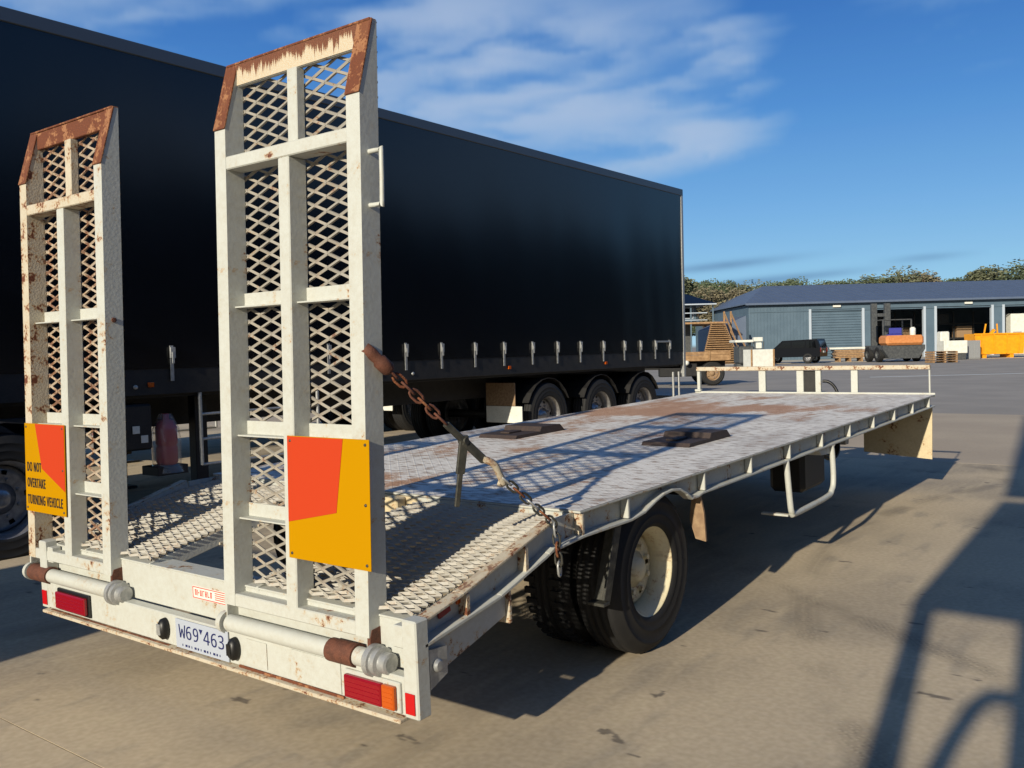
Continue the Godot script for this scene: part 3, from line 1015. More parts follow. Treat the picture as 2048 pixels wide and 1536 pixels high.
		obj("hinge_collar", s, M.galv, t)
		s = begin()
		lathe(s, V(e[0] - 0.03, 0.425, 0.012), AXLE, [Vector2(0.0, 0.0), Vector2(0.042, 0.0), Vector2(0.045, 0.03), Vector2(0.0, 0.03)], 20, false)
		obj("hinge_cap", s, M.white, t)
	build_ramp(t, 0.228, 0.802, true)
	build_ramp(t, -1.37, 0.765, false)
	# front: lip, headboard rail and posts
	s = begin()
	bx(s, -1.25, 1.25, 0.755, 0.792, 7.272, 7.292, 0.003)
	obj("front_lip", s, M.white, t)
	s = begin()
	bx(s, -1.235, 1.205, 1.018, 1.062, 7.275, 7.315, 0.004)
	var hb := obj("headboard_rail", s, M.rusty, t)
	for e in [[-1.235, -1.20], [-0.516, -0.44], [-0.103, -0.030], [0.095, 0.150], [0.455, 0.522]]:
		s = begin()
		bx(s, e[0], e[1], 0.755, 1.017, 7.295, 7.335, 0.003)
		obj("headboard_post", s, M.white, hb)
	s = begin()
	tube(s, [V(1.196, 0.755, 7.30), V(1.196, 1.02, 7.30)], 0.009, 8)
	obj("headboard_rod", s, M.white, hb)
	s = begin()
	bx(s, -1.245, -1.175, 0.793, 0.815, 7.25, 7.30, 0.003)
	obj("post_foot", s, M.white, hb)
	s = begin()
	bx(s, -0.029, 0.094, 0.72, 1.012, 7.318, 7.33, 0.002)
	obj("connection_plate", s, M.black, hb)
	s = begin()
	tube(s, smooth_path([V(0.15, 0.90, 7.36), V(0.21, 0.89, 7.37), V(0.27, 0.83, 7.38), V(0.31, 0.72, 7.38), V(0.33, 0.6, 7.4)], 5), 0.016, 8)
	obj("brake_hose", s, M.plastic_black, t)
	# stone guard plate hung below the front corner
	s = begin()
	prism(s, V(0, 0, 7.20), Basis(Vector3.RIGHT, Vector3.UP, Vector3(0, 0, -1)), [Vector2(0.60, 0.205), Vector2(1.232, 0.160), Vector2(1.238, 0.664), Vector2(0.60, 0.664)], 0.012)
	obj("guard_plate", s, M.tan, t)
	s = begin()
	prism(s, V(0, 0, 7.20), Basis(Vector3.RIGHT, Vector3.UP, Vector3(0, 0, -1)), [Vector2(-0.60, 0.205), Vector2(-0.60, 0.664), Vector2(-1.238, 0.664), Vector2(-1.232, 0.160)], 0.012)
	obj("guard_plate", s, M.tan, t)
	# frame below the deck
	for x in [-0.45, 0.45]:
		s = begin()
		bx(s, x - 0.05, x + 0.05, 0.60, 0.615, 0.96, 7.9, 0.002)
		bx(s, x - 0.006, x + 0.006, 0.44, 0.60, 0.96, 7.9, 0.002)
		bx(s, x - 0.05, x + 0.05, 0.425, 0.44, 0.96, 7.9, 0.002)
		obj("chassis_beam", s, M.black, t)
	for i in 13:
		var z := 1.02 + i * 0.51
		s = begin()
		bx(s, -1.19, 1.19, 0.665, 0.76, z - 0.02, z + 0.02, 0.002)
		obj("cross_member", s, M.black, t)
	s = begin()
	bx(s, -1.18, -0.36, 0.645, 0.664, 1.22, 2.0, 0.002)
	bx(s, 0.36, 1.18, 0.745, 0.755, 1.22, 2.1, 0.002)
	obj("wheel_cover", s, M.black, t)
	# axle, springs and wheels
	s = begin()
	tube(s, [V(-1.0, 0.350, 1.705), V(1.0, 0.350, 1.705)], 0.055, 14)
	obj("axle", s, M.black, t)
	for x in [-0.45, 0.45]:
		s = begin()
		for k in 5:
			var e := 0.46 - k * 0.07
			bx(s, x - 0.035, x + 0.035, 0.398 + k * 0.0125, 0.409 + k * 0.0125, 1.705 - e, 1.705 + e, 0.002)
		obj("leaf_spring", s, M.black, t)
	wheel(t, V(1.082, 0.350, 1.705), 0.388, 0.210, 0.235, M.rubber, M.rim)
	wheel(t, V(0.812, 0.350, 1.705), 0.388, 0.210, 0.235, M.rubber, M.rim, true)
	for x in [-1.082, -0.812]:
		wheel(t, V(x, 0.350, 1.705), 0.388, 0.210, 0.235, M.rubber, M.rim).rotation.y = PI
	# mudguard stay behind the wheel and rubber flap in front of it
	s = begin()
	bar(s, V(1.215, 0.66, 1.345), V(1.215, 0.335, 1.225), 0.012, 0.055, Vector3.BACK, 0.003)
	bar(s, V(1.185, 0.64, 1.335), V(1.185, 0.34, 1.215), 0.045, 0.008, Vector3.BACK, 0.002)
	bx(s, 1.14, 1.225, 0.318, 0.332, 1.19, 1.24, 0.002)
	obj("mudguard_stay", s, M.steel, t)
	s = begin()
	prism(s, V(0, 0, 2.13), Basis(Vector3.RIGHT, Vector3.UP, Vector3(0, 0, -1)), [Vector2(1.19, 0.655), Vector2(1.235, 0.655), Vector2(1.255, 0.56), Vector2(1.262, 0.415), Vector2(1.205, 0.425), Vector2(1.175, 0.52)], 0.014)
	obj("mud_flap", s, M.flap, t)
	# side guard loop with the box behind it
	s = begin()
	tube(s, smooth_path([V(1.235, 0.66, 3.35), V(1.24, 0.62, 3.345), V(1.245, 0.40, 3.375), V(1.245, 0.335, 3.40), V(1.245, 0.318, 3.44), V(1.245, 0.316, 3.75), V(1.245, 0.322, 4.08), V(1.245, 0.345, 4.17), V(1.245, 0.42, 4.215), V(1.24, 0.60, 4.215), V(1.235, 0.655, 4.21)], 5), 0.019, 10)
	var loop := obj("side_guard_loop", s, M.white, t)
	s = begin()
	bx(s, 1.06, 1.235, 0.312, 0.326, 3.36, 3.40, 0.003)
	obj("guard_arm", s, M.white, loop)
	s = begin()
	bx(s, 0.85, 1.10, 0.335, 0.62, 4.04, 4.50, 0.03)
	obj("valve_box", s, M.plastic_black, t)
	s = begin()
	lathe(s, V(0.25, 0.49, 3.50), Basis(Vector3.RIGHT, Vector3.UP, Vector3(0, 0, -1)), [Vector2(0, 0), Vector2(0.09, 0.0), Vector2(0.125, 0.03), Vector2(0.125, 0.42), Vector2(0.09, 0.45), Vector2(0, 0.45)], 24)
	obj("air_tank", s, M.black, t)
	s = begin()
	prism(s, V(1.08, 0, 0), SIDE, [Vector2(4.22, 0.665), Vector2(3.95, 0.665), Vector2(4.02, 0.61), Vector2(4.2, 0.60)], 0.15)
	obj("guard_bracket", s, M.worn, t)
	s = begin()
	for k in 3:
		tube(s, smooth_path([V(1.12 - k * 0.03, 0.63, 4.35), V(1.1, 0.55 - k * 0.02, 4.55), V(1.08 + k * 0.02, 0.53, 4.72), V(1.06, 0.59 + k * 0.02, 4.9), V(0.98, 0.66, 5.05)], 5), 0.012, 6)
	obj("air_hose", s, M.plastic_black, t)
	s = begin()
	bx(s, 0.85, 1.1, 0.56, 0.66, 4.98, 5.06, 0.004)
	obj("hose_bracket", s, M.galv, t)
	# wheel chock shoes lying locked on the deck
	for e in [[-0.86, 2.93], [0.46, 2.93]]:
		s = begin()
		prism(s, V(e[0], 0.7775, 0), Basis(Vector3(0, 0, -1), Vector3.UP, Vector3.RIGHT), [Vector2(e[1], 0.0), Vector2(e[1] + 0.02, 0.022), Vector2(e[1] + 0.30, 0.022), Vector2(e[1] + 0.32, 0.055), Vector2(e[1] + 0.56, 0.05), Vector2(e[1] + 0.62, 0.0)], 0.33)
		bx(s, e[0] + 0.12, e[0] + 0.2, 0.8, 0.812, e[1] + 0.1, e[1] + 0.25, 0.004)
		obj("deck_shoe", s, M.shoe, t)
	# drawbar
	s = begin()
	bar(s, V(-0.45, 0.5, 7.88), V(0.0, 0.48, 9.0), 0.08, 0.12)
	bar(s, V(0.45, 0.5, 7.88), V(0.0, 0.48, 9.0), 0.08, 0.12)
	obj("drawbar", s, M.black, t)
	s = begin()
	tube(s, [V(-0.90, 0.62, 7.75), V(-0.90, -0.14, 7.75)], 0.04, 12)
	bx(s, -1.02, -0.78, -0.168, -0.15, 7.63, 7.87, 0.003)
	bx(s, -0.94, -0.40, 0.58, 0.64, 7.70, 7.80, 0.003)
	obj("support_leg", s, M.black, t)
	# chain and tensioner that hold the right ramp
	s = begin()
	var ca := V(1.03, 1.47, 0.06)
	var cb := V(1.25, 0.775, 0.765)
	var cd := (cb - ca).normalized()
	lathe(s, ca + cd * 0.0, Basis(Vector3.UP.cross(cd).normalized(), cd.cross(Vector3.UP.cross(cd).normalized()), cd), [Vector2(0, -0.015), Vector2(0.018, -0.015), Vector2(0.022, 0.02), Vector2(0.019, 0.045), Vector2(0.026, 0.055), Vector2(0.026, 0.10), Vector2(0.016, 0.112), Vector2(0, 0.112)], 14)
	tube(s, [ca + Vector3(-0.03, 0.03, 0), ca + cd * 0.05], 0.017, 10)
	obj("chain_lug", s, M.rust_dark, t)
	var tens := pivot("chain", t)
	chain([ca + cd * 0.115, ca + cd * 0.40], [M.rust_dark, M.rust, M.rust_dark], tens, 0.92)
	s = begin()
	bar(s, ca + cd * 0.40, ca + cd * 0.52, 0.024, 0.022)
	bar(s, ca + cd * 0.50, ca + cd * 0.62, 0.018, 0.03)
	obj("tensioner_body", s, M.steel, tens)
	s = begin()
	var pv := ca + cd * 0.50
	var pe := pv + Vector3(-0.045, -0.245, 0.0)
	bar(s, pv + Vector3(0.004, 0.02, 0), pv.lerp(pe, 0.5), 0.014, 0.034, cd)
	bar(s, pv.lerp(pe, 0.48), pe, 0.012, 0.02, cd)
	lathe(s, pv, AXLE, [Vector2(0, -0.017), Vector2(0.013, -0.017), Vector2(0.013, 0.017), Vector2(0, 0.017)], 12, false)
	obj("tensioner_lever", s, M.steel, tens)
	s = begin()
	tube(s, smooth_path([ca + cd * 0.61, ca + cd * 0.66 + Vector3(0.012, 0.012, 0), ca + cd * 0.71, ca + cd * 0.745 + Vector3(-0.012, -0.01, 0), ca + cd * 0.735 + Vector3(-0.028, -0.012, 0)], 4), 0.014, 8)
	obj("chain_hook", s, M.rusty, tens)
	chain([ca + cd * 0.745, cb + Vector3(0, 0.012, 0), V(1.262, 0.755, 0.79), V(1.264, 0.66, 0.80), V(1.262, 0.57, 0.81)], [M.galv, M.steel, M.rust, M.steel], tens, 0.85)

# ------------------------------------------------------------------ the curtain sided trailer behind it
func build_curtain_trailer() -> void:
	var t := thing("curtain_trailer", "long dark navy curtain sided semi trailer with a row of tie down buckles", "semi trailer", Vector3(-4.569, 0, 0), 0.0)
	t.rotation.y = -0.0138
	var zf := -0.3
	var zr := 13.375
	# curtain: a heavy sheet that hangs a little uneven
	var nz := FastNoiseLite.new()
	nz.seed = 9
	nz.frequency = 0.35
	nz.fractal_octaves = 3
	for side in [0.0, -2.5]:
		var s := begin()
		s.set_smooth_group(2)
		var nx := 110
		var ny := 16
		var z1 := zr - 0.07
		for i in nx:
			for j in ny:
				var pts := []
				var uv := []
				for q in [[0, 0], [1, 0], [1, 1], [0, 1]]:
					var a := float(i + q[0]) / nx
					var b := float(j + q[1]) / ny
					var z := lerpf(zf, z1, a)
					var y := lerpf(1.375, 4.27, b)
					var hang := sin(b * PI)
					var x := nz.get_noise_2d(z * 0.9, y * 0.3) * 0.018 * hang + nz.get_noise_2d(z * 5.0 + 50.0, y * 0.6) * 0.004 * (1.0 - b) * (1.0 - b)
					pts.append(V(side + (x if side == 0.0 else -x), y, z))
					uv.append(Vector2(a * 6.0, 1.0 - b))
				face(s, pts, Vector3.RIGHT if side == 0.0 else Vector3.LEFT, uv)
		s.set_smooth_group(-1)
		obj("curtain", s, M.curtain, t)
		s = begin()
		bx(s, side - 0.02, side + 0.014, 4.255, 4.375, zf, zr, 0.012)
		obj("roof_rail", s, M.roof_trim, t)
		s = begin()
		bx(s, side - 0.06, side - 0.008, 1.13, 1.40, zf, zr - 0.07, 0.004)
		obj("side_coaming", s, M.black, t)
	var s := begin()
	bx(s, -2.48, -0.02, 4.30, 4.365, zf, zr, 0.004)
	obj("roof", s, M.roof_trim, t)
	s = begin()
	bx(s, -2.50, 0.0, 1.05, 4.25, zf - 0.03, zf - 0.001, 0.004)
	obj("front_wall", s, M.curtain, t)
	s = begin()
	bx(s, -2.44, -0.06, 1.06, 4.25, zr - 0.04, zr - 0.01, 0.004)
	obj("rear_doors", s, M.curtain, t)
	for x in [-2.47, -0.035]:
		s = begin()
		bx(s, x - 0.03, x + 0.045, 0.90, 4.36, zr - 0.068, zr + 0.005, 0.004)
		obj("rear_post", s, M.galv, t)
	# buckled straps along the visible side
	var zs := [2.82, 5.975, 6.625, 7.29, 7.915, 8.582, 9.213, 9.838, 10.51, 11.168, 11.702, 12.23, 12.748]
	for z in [0.3, 0.95, 1.55, 2.2, 3.5, 4.15, 4.75, 5.35]:
		zs.append(z)
	for z in zs:
		s = begin()
		bx(s, 0.004, 0.012, 1.255, 1.59, z - 0.018, z + 0.018, 0.001)
		var strap := obj("buckle_strap", s, M.galv, t)
		s = begin()
		bx(s, 0.012, 0.034, 1.47, 1.575, z - 0.026, z + 0.030, 0.004)
		bx(s, 0.030, 0.04, 1.42, 1.53, z - 0.012, z + 0.012, 0.003)
		obj("buckle", s, M.galv, strap)
	s = begin()
	bx(s, 0.002, 0.03, 1.545, 1.575, 12.25, 12.72, 0.003)
	obj("load_binder", s, M.galv, t)
	for z in [8.036, 10.586, 5.4, 2.6]:
		s = begin()
		bx(s, -0.007, 0.012, 1.205, 1.25, z - 0.03, z + 0.03, 0.004)
		obj("side_marker", s, M.lens_amber, t)
	for z in [5.55, 6.1, 2.45]:
		s = begin()
		lathe(s, V(-0.008, 1.21, z), AXLE, [Vector2(0.022, 0), Vector2(0.02, 0.012), Vector2(0, 0.014)], 12)
		obj("coaming_button", s, M.galv, t)
	for x in [-1.75, -0.75]:
		s = begin()
		bx(s, x - 0.06, x + 0.06, 0.78, 1.12, zf + 0.6, zr - 0.3, 0.004)
		obj("chassis_beam", s, M.black, t)
	s = begin()
	bx(s, -2.44, -0.07, 1.10, 1.13, zf, zr - 0.08, 0.003)
	obj("floor", s, M.black, t)
	# three axles with single wheels pairs on each side
	var first: Node3D = null
	for z in [9.03, 10.49, 11.87]:
		for x in [-0.165, -0.50]:
			if first == null:
				first = wheel(t, V(x, 0.475, z), 0.50, 0.288, 0.28, M.rubber, M.chrome, false, 0.14)
			else:
				part_copy(first, t, V(x, 0.475, z))
		for x in [-2.335, -2.0]:
			part_copy(first, t, V(x, 0.475, z)).rotation.y = PI
		s = begin()
		tube(s, [V(-2.2, 0.475, z), V(-0.3, 0.475, z)], 0.065, 12)
		obj("axle", s, M.black, t)
		s = begin()
		for k in 8:
			var g := deg_to_rad(25 + k * 16.5)
			var h := deg_to_rad(25 + (k + 1) * 16.5)
			bar(s, V(-0.34, 0.475 + sin(g) * 0.57, z + cos(g) * 0.57), V(-0.34, 0.475 + sin(h) * 0.57, z + cos(h) * 0.57), 0.62, 0.008, Vector3.UP.rotated(Vector3.RIGHT, 0.1))
		obj("mudguard", s, M.black, t)
	s = begin()
	bx(s, -0.66, 0.0, 0.42, 0.66, 8.30, 8.318, 0.003)
	obj("white_flap", s, M.pale, t)
	s = begin()
	bx(s, -0.66, -0.12, 0.665, 1.0, 8.30, 8.315, 0.003)
	obj("mud_flap", s, M.flap, t)
	for z in [12.98, 13.2]:
		s = begin()
		tube(s, [V(-0.05, 0.45, z), V(-0.05, 1.0, z)], 0.022, 8)
		obj("rear_stay", s, M.galv, t)
	s = begin()
	bx(s, -2.45, -0.04, 0.42, 0.55, 13.3, 13.36, 0.004)
	obj("underrun_bar", s, M.galv, t)
	# ladder like side guard
	var guard := pivot("side_guard", t)
	s = begin()
	tube(s, [V(-0.03, 1.22, 3.13), V(-0.03, 0.415, 3.13)], 0.02, 8)
	obj("guard_upright", s, M.galv, guard)
	s = begin()
	tube(s, [V(-0.03, 1.22, 4.6), V(-0.03, 0.415, 4.6)], 0.02, 8)
	obj("guard_upright", s, M.galv, guard)
	for y in [0.42, 0.67, 0.915]:
		s = begin()
		tube(s, [V(-0.028, y, 3.13), V(-0.028, y, 4.6)], 0.015, 8)
		obj("guard_rail", s, M.galv, guard)
	# landing leg, red canister in a torn film, tags
	for x in [-0.45, -2.05]:
		s = begin()
		bx(s, x - 0.06, x + 0.06, 0.12, 1.08, 3.3, 3.44, 0.005)
		bx(s, x - 0.14, x + 0.14, 0.0, 0.03, 3.23, 3.51, 0.004)
		obj("landing_leg", s, M.black, t)
	s = begin()
	lathe(s, V(-0.12, 0.45, 2.81), Basis(Vector3.RIGHT, Vector3(0, 0, -1), Vector3.UP), [Vector2(0, 0), Vector2(0.085, 0.0), Vector2(0.1, 0.03), Vector2(0.1, 0.17), Vector2(0.088, 0.185), Vector2(0.1, 0.2), Vector2(0.1, 0.36), Vector2(0.07, 0.42), Vector2(0.03, 0.44), Vector2(0.03, 0.49), Vector2(0, 0.49)], 20)
	var can := obj("red_canister", s, M.skin_red, t)
	can.set_meta("label", "faded red canister wrapped in loose clear film")
	s = begin()
	lathe(s, V(-0.12, 0.38, 2.81), Basis(Vector3.RIGHT, Vector3(0, 0, -1), Vector3.UP), [Vector2(0.16, 0.0), Vector2(0.135, 0.08), Vector2(0.14, 0.3), Vector2(0.125, 0.42), Vector2(0.06, 0.56)], 9, false)
	obj("torn_film", s, M.film, can)
	s = begin()
	bx(s, -0.3, -0.02, 0.36, 0.445, 2.65, 2.97, 0.004)
	obj("canister_tray", s, M.black, t)
	for e in [[0.78, 2.45], [0.69, 2.53]]:
		s = begin()
		bx(s, -0.024, -0.02, e[0], e[0] + 0.07, e[1] - 0.035, e[1] + 0.035, 0.001)
		obj("paper_tag", s, M.pale, t)
	s = begin()
	bx(s, -0.35, -0.03, 0.62, 1.05, 2.2, 2.62, 0.02)
	obj("tool_box", s, M.black, t)
	s = begin()
	bx(s, -0.028, -0.014, 1.165, 1.21, 2.33, 2.39, 0.004)
	obj("marker_lamp", s, M.lens_red, t)

func build_prime_mover() -> void:
	var t := thing("prime_mover", "black prime mover whose chromed drive wheel shows at the left edge", "truck", Vector3(-3.79, 0, 0), 0.0)
	var w := wheel(t, V(-0.16, 0.44, 0.97), 0.50, 0.288, 0.28, M.rubber, M.chrome, false, 0.14)
	for e in [[-0.5, 0.97], [-0.16, -0.35], [-0.5, -0.35], [-0.16, -4.1]]:
		part_copy(w, t, V(e[0], 0.48 if e[1] < 0.5 else 0.44, e[1]))
	for e in [[-2.34, 0.97], [-2.0, 0.97], [-2.34, -0.35], [-2.0, -0.35], [-2.34, -4.1]]:
		part_copy(w, t, V(e[0], 0.48, e[1])).rotation.y = PI
	var s := begin()
	for x in [-1.65, -0.85]:
		bx(s, x - 0.05, x + 0.05, 0.72, 1.0, -5.2, 1.5, 0.004)
	obj("chassis", s, M.black, t)
	s = begin()
	for k in 10:
		var g := deg_to_rad(20 + k * 14.0)
		var h := deg_to_rad(20 + (k + 1) * 14.0)
		bar(s, V(-0.33, 0.46 + sin(g) * 0.56, 0.97 + cos(g) * 0.56), V(-0.33, 0.46 + sin(h) * 0.56, 0.97 + cos(h) * 0.56), 0.62, 0.008, Vector3.UP)
	obj("mudguard", s, M.black, t)
	s = begin()
	prism(s, V(-2.48, 0, 0), SIDE, [Vector2(-5.3, 0.55), Vector2(-3.1, 0.55), Vector2(-3.1, 3.4), Vector2(-3.4, 3.7), Vector2(-4.6, 3.1), Vector2(-5.2, 2.0), Vector2(-5.35, 1.3)], 2.46)
	var cab := obj("cab", s, M.curtain, t)
	s = begin()
	prism(s, V(-0.018, 0, 0), SIDE, [Vector2(-4.9, 1.75), Vector2(-3.9, 1.75), Vector2(-3.9, 2.6), Vector2(-4.65, 2.6)], 0.01)
	obj("window", s, M.glass_dark, cab)
	s = begin()
	tube(s, [V(-0.06, 0.78, -2.6), V(-0.06, 0.78, -1.2)], 0.28, 20)
	obj("fuel_tank", s, M.chrome, t)

# ------------------------------------------------------------------ what stands behind the photographer and throws the shadows
func build_yard_forklift() -> void:
	# x to the right, z towards the sun
	var t := thing("mast_forklift", "tall mast forklift behind the photographer, seen only by its shadow", "forklift", Vector3(0, 0, 0), 0.0)
	var s := begin()
	# mast: two channels and the cylinder between
	for x in [3.32, 4.20]:
		bx(s, x - 0.02, x + 0.24, 0.25, 7.28, -3.62, -3.42, 0.01)
	obj("mast", s, M.fork_grey, t)
	s = begin()
	bx(s, 3.05, 4.5, 3.70, 7.25, -3.41, -3.36, 0.01)  # solid panel added to throw the broad upper part of the shadow
	obj("shadow_panel", s, M.fork_grey, t)
	s = begin()
	bx(s, 3.30, 3.45, 0.9, 2.34, -3.60, -3.5, 0.01)
	for y in [3.9, 5.6, 7.15]:
		bx(s, 3.4, 4.2, y - 0.1, y + 0.1, -3.6, -3.46, 0.01)
	obj("mast_cross_bar", s, M.fork_grey, t)
	s = begin()
	tube(s, [V(3.82, 0.4, -3.52), V(3.82, 6.9, -3.52)], 0.09, 14)
	obj("lift_cylinder", s, M.chrome, t)
	# overhead guard with sloping front
	s = begin()
	prism(s, V(0, 0, -3.56), Basis(Vector3.RIGHT, Vector3.UP, Vector3.BACK), [Vector2(2.78, 2.35), Vector2(4.40, 2.335), Vector2(4.40, 3.68), Vector2(3.06, 3.68), Vector2(2.78, 2.43)], 0.10)
	obj("guard_plate", s, M.fork_orange, t)
	s = begin()
	bar(s, V(3.02, 0.9, -3.60), V(2.835, 2.36, -3.60), 0.115, 0.10, Vector3.RIGHT)
	bar(s, V(4.8, 0.9, -5.3), V(4.8, 2.36, -5.2), 0.10, 0.10, Vector3.RIGHT)
	bar(s, V(4.8, 2.36, -5.25), V(4.8, 2.36, -3.66), 0.10, 0.08)
	obj("guard_post", s, M.fork_grey, t)
	s = begin()
	tube(s, smooth_path([V(3.06, 1.35, -3.62), V(3.10, 1.65, -3.62), V(3.15, 1.82, -3.62), V(3.20, 1.915, -3.62), V(3.27, 1.945, -3.62), V(3.5, 1.95, -3.62)], 5), 0.035, 10)
	obj("grab_rail", s, M.fork_grey, t)
	s = begin()
	lathe(s, V(3.40, 1.50, -3.75), Basis(), [Vector2(0.13, -0.04), Vector2(0.17, -0.03), Vector2(0.17, 0.03), Vector2(0.13, 0.04)], 24)
	obj("steering_wheel", s, M.plastic_black, t)
	s = begin()
	prism(s, V(3.05, 0, 0), SIDE, [Vector2(-6.6, 0.35), Vector2(-3.7, 0.35), Vector2(-3.7, 0.95), Vector2(-5.0, 0.95), Vector2(-5.1, 1.3), Vector2(-6.4, 1.25), Vector2(-6.65, 0.9)], 1.9)
	obj("body", s, M.fork_orange, t)
	for e in [[3.15, -4.1], [4.85, -4.1], [3.15, -6.0], [4.85, -6.0]]:
		wheel(t, V(e[0], 0.40, e[1]), 0.40, 0.22, 0.26, M.rubber, M.rim)
	s = begin()
	for x in [3.75, 4.45]:
		bx(s, x, x + 0.14, 0.05, 0.1, -3.4, -2.6, 0.004)
	obj("fork", s, M.fork_grey, t)

func build_van() -> void:
	var t := thing("parked_van", "dark van behind the left of the trailer, seen only by its shadow", "van", V(-1.02, 0, -3.5), 0.0)
	var s := begin()
	prism(s, V(-1.85, 0, 0), SIDE, [Vector2(0, 0.35), Vector2(0, 1.9), Vector2(-0.1, 2.0), Vector2(-3.6, 2.0), Vector2(-4.3, 1.25), Vector2(-5.0, 1.0), Vector2(-5.05, 0.35)], 1.85)
	var body := obj("body", s, M.car_blue, t)
	s = begin()
	prism(s, V(-0.004, 0, 0), SIDE, [Vector2(-2.9, 1.2), Vector2(-2.9, 1.75), Vector2(-3.6, 1.75), Vector2(-4.1, 1.2)], 0.008)
	obj("window", s, M.glass_dark, body)
	for e in [[-0.12, -0.9], [-0.12, -4.0]]:
		wheel(t, V(e[0], 0.34, e[1]), 0.34, 0.2, 0.2, M.rubber, M.chrome)
	for e in [[-1.73, -0.9], [-1.73, -4.0]]:
		wheel(t, V(e[0], 0.34, e[1]), 0.34, 0.2, 0.2, M.rubber, M.chrome).rotation.y = PI

# ------------------------------------------------------------------ the far side of the yard
const EYE := Vector3(3.2566, 1.4553, 2.1205)
const YAW := 0.64725
# a place on the ground: metres ahead of the camera's stand and metres to its right
func yard(ahead: float, right: float, y := 0.0) -> Vector3:
	var f := Vector3(-sin(YAW), 0, -cos(YAW))
	var r := Vector3(cos(YAW), 0, -sin(YAW))
	return Vector3(EYE.x, y, EYE.z) + f * ahead + r * right

func build_shed() -> void:
	# front at z = 0, x to the right, back towards -z
	var t := thing("steel_shed", "long blue grey steel shed with one closed and several open roller bays", "shed", yard(83.0, 21.75), YAW)
	var L := 62.0
	var eave := 5.15
	var openings := [[5.6, 10.45], [11.25, 16.05], [17.05, 22.25], [23.25, 28.3], [29.4, 34.5], [35.6, 40.6]]
	var top := 4.55
	var s := begin()
	var x := 0.0
	for e in openings:
		bx(s, x, e[0], 0.0, eave, 0.0, 0.25, 0.01)
		bx(s, e[0], e[1], top, eave, 0.0, 0.25, 0.0)
		x = e[1]
	bx(s, x, L, 0.0, eave, 0.0, 0.25, 0.01)
	bx(s, 0.0, 0.25, 0.0, eave, 0.25, 24.0, 0.01)
	bx(s, L - 0.25, L, 0.0, eave, 0.25, 24.0, 0.01)
	bx(s, 0.25, L - 0.25, 0.0, eave, 23.75, 24.0, 0.01)
	bx(s, 5.3, 5.5, 0.0, eave, 0.25, 23.7, 0.01)
	obj("wall", s, M.shed_wall, t)
	# sheet ribs of the wall
	s = begin()
	for k in 18:
		bx(s, 0.15 + k * 0.3, 0.19 + k * 0.3, 0.05, eave - 0.1, -0.025, 0.0, 0.005)
	kind(obj("wall_rib", s, M.shed_wall, t), "stuff")
	s = begin()
	var e0 := -0.4
	var r0 := 7.45
	var p := [Vector3(e0, eave, 0.4), Vector3(L + 0.4, eave, 0.4), Vector3(L + 0.4, r0, -12.0), Vector3(4.7, r0, -12.0), Vector3(e0, eave, -24.4), Vector3(L + 0.4, eave, -24.4)]
	for q in [[0, 1, 2, 3], [4, 5, 2, 3], [0, 3, 4]]:
		var a := []
		var b := []
		for i in q:
			a.append(p[i] + Vector3(0, 0.12, 0))
			b.append(p[i])
		face(s, a, Vector3.UP)
		face(s, b, Vector3.DOWN)
	for q in [[0, 1], [4, 0], [4, 5], [1, 2], [2, 5]]:
		face(s, [p[q[0]], p[q[1]], p[q[1]] + Vector3(0, 0.12, 0), p[q[0]] + Vector3(0, 0.12, 0)], (p[q[0]] + p[q[1]]) / 2 - Vector3(20, 5, -12))
	var roof := obj("roof", s, M.shed_roof, t)
	s = begin()
	for k in 80:
		var a := Vector3(e0 + 0.4 + k * 0.76, eave + 0.135, 0.38)
		var u := minf(1.0, (a.x - e0) / 5.1)
		bar(s, a, a.lerp(Vector3(a.x, r0 + 0.135, -12.0), u), 0.05, 0.04)
	kind(obj("roof_rib", s, M.shed_roof, roof), "stuff")
	s = begin()
	bx(s, e0, L + 0.4, eave - 0.08, eave + 0.1, -0.56, -0.41, 0.02)
	obj("gutter", s, M.shed_roof, t)
	s = begin()
	bx(s, 0.1, L, eave - 0.75, eave - 0.66, -0.06, 0.0, 0.01)
	obj("head_flashing", s, M.shed_wall, t)
	for e in openings:
		for xx in [e[0], e[1]]:
			s = begin()
			bx(s, xx - 0.12, xx + 0.10, 0.0, top + 0.05, -0.07, 0.27, 0.01)
			obj("door_jamb", s, M.shed_trim, t)
	# closed roller door of the first bay, in slats
	var e: Array = openings[0]
	for k in 19:
		s = begin()
		var y := 0.03 + k * 0.2375
		bx(s, e[0] + 0.12, e[1] - 0.14, y, y + 0.215, 0.08, 0.12, 0.018)
		obj("roller_slat", s, M.shed_wall, t)
	# inside: floor, back racks
	s = begin()
	bx(s, 5.5, L - 0.3, 0.01, 0.02, 0.3, 23.7, 0.0)
	obj("inside_floor", s, M.asphalt, t)
	s = begin()
	for k in 9:
		var q := 11.6 + k * 1.9
		bx(s, q, q + 0.12, 0.05, 4.2, 5.0, 5.12, 0.0)
		bx(s, q, q + 1.9, 1.6, 1.7, 5.0, 6.0, 0.0)
		bx(s, q, q + 1.9, 3.0, 3.1, 5.0, 6.0, 0.0)
	obj("storage_rack", s, M.shed_dark, t)
	for k in 14:
		s = begin()
		var q := 11.9 + (k % 9) * 1.9
		var yy: float = [0.05, 1.71, 3.11][(k * 2) % 3]
		bx(s, q, q + 0.8 + 0.35 * (k % 3), yy, yy + 0.7 + 0.2 * (k % 3), 4.95, 5.9, 0.02)
		obj("racked_crate", s, [M.timber, M.fork_grey, M.flap][k % 3], t)
	for q in [8.0, 20.0]:
		s = begin()
		bx(s, q - 0.35, q + 0.35, 4.72, 4.9, -0.22, -0.05, 0.02)
		obj("flood_lamp", s, M.pale, t)
	# lean-to at the left end
	s = begin()
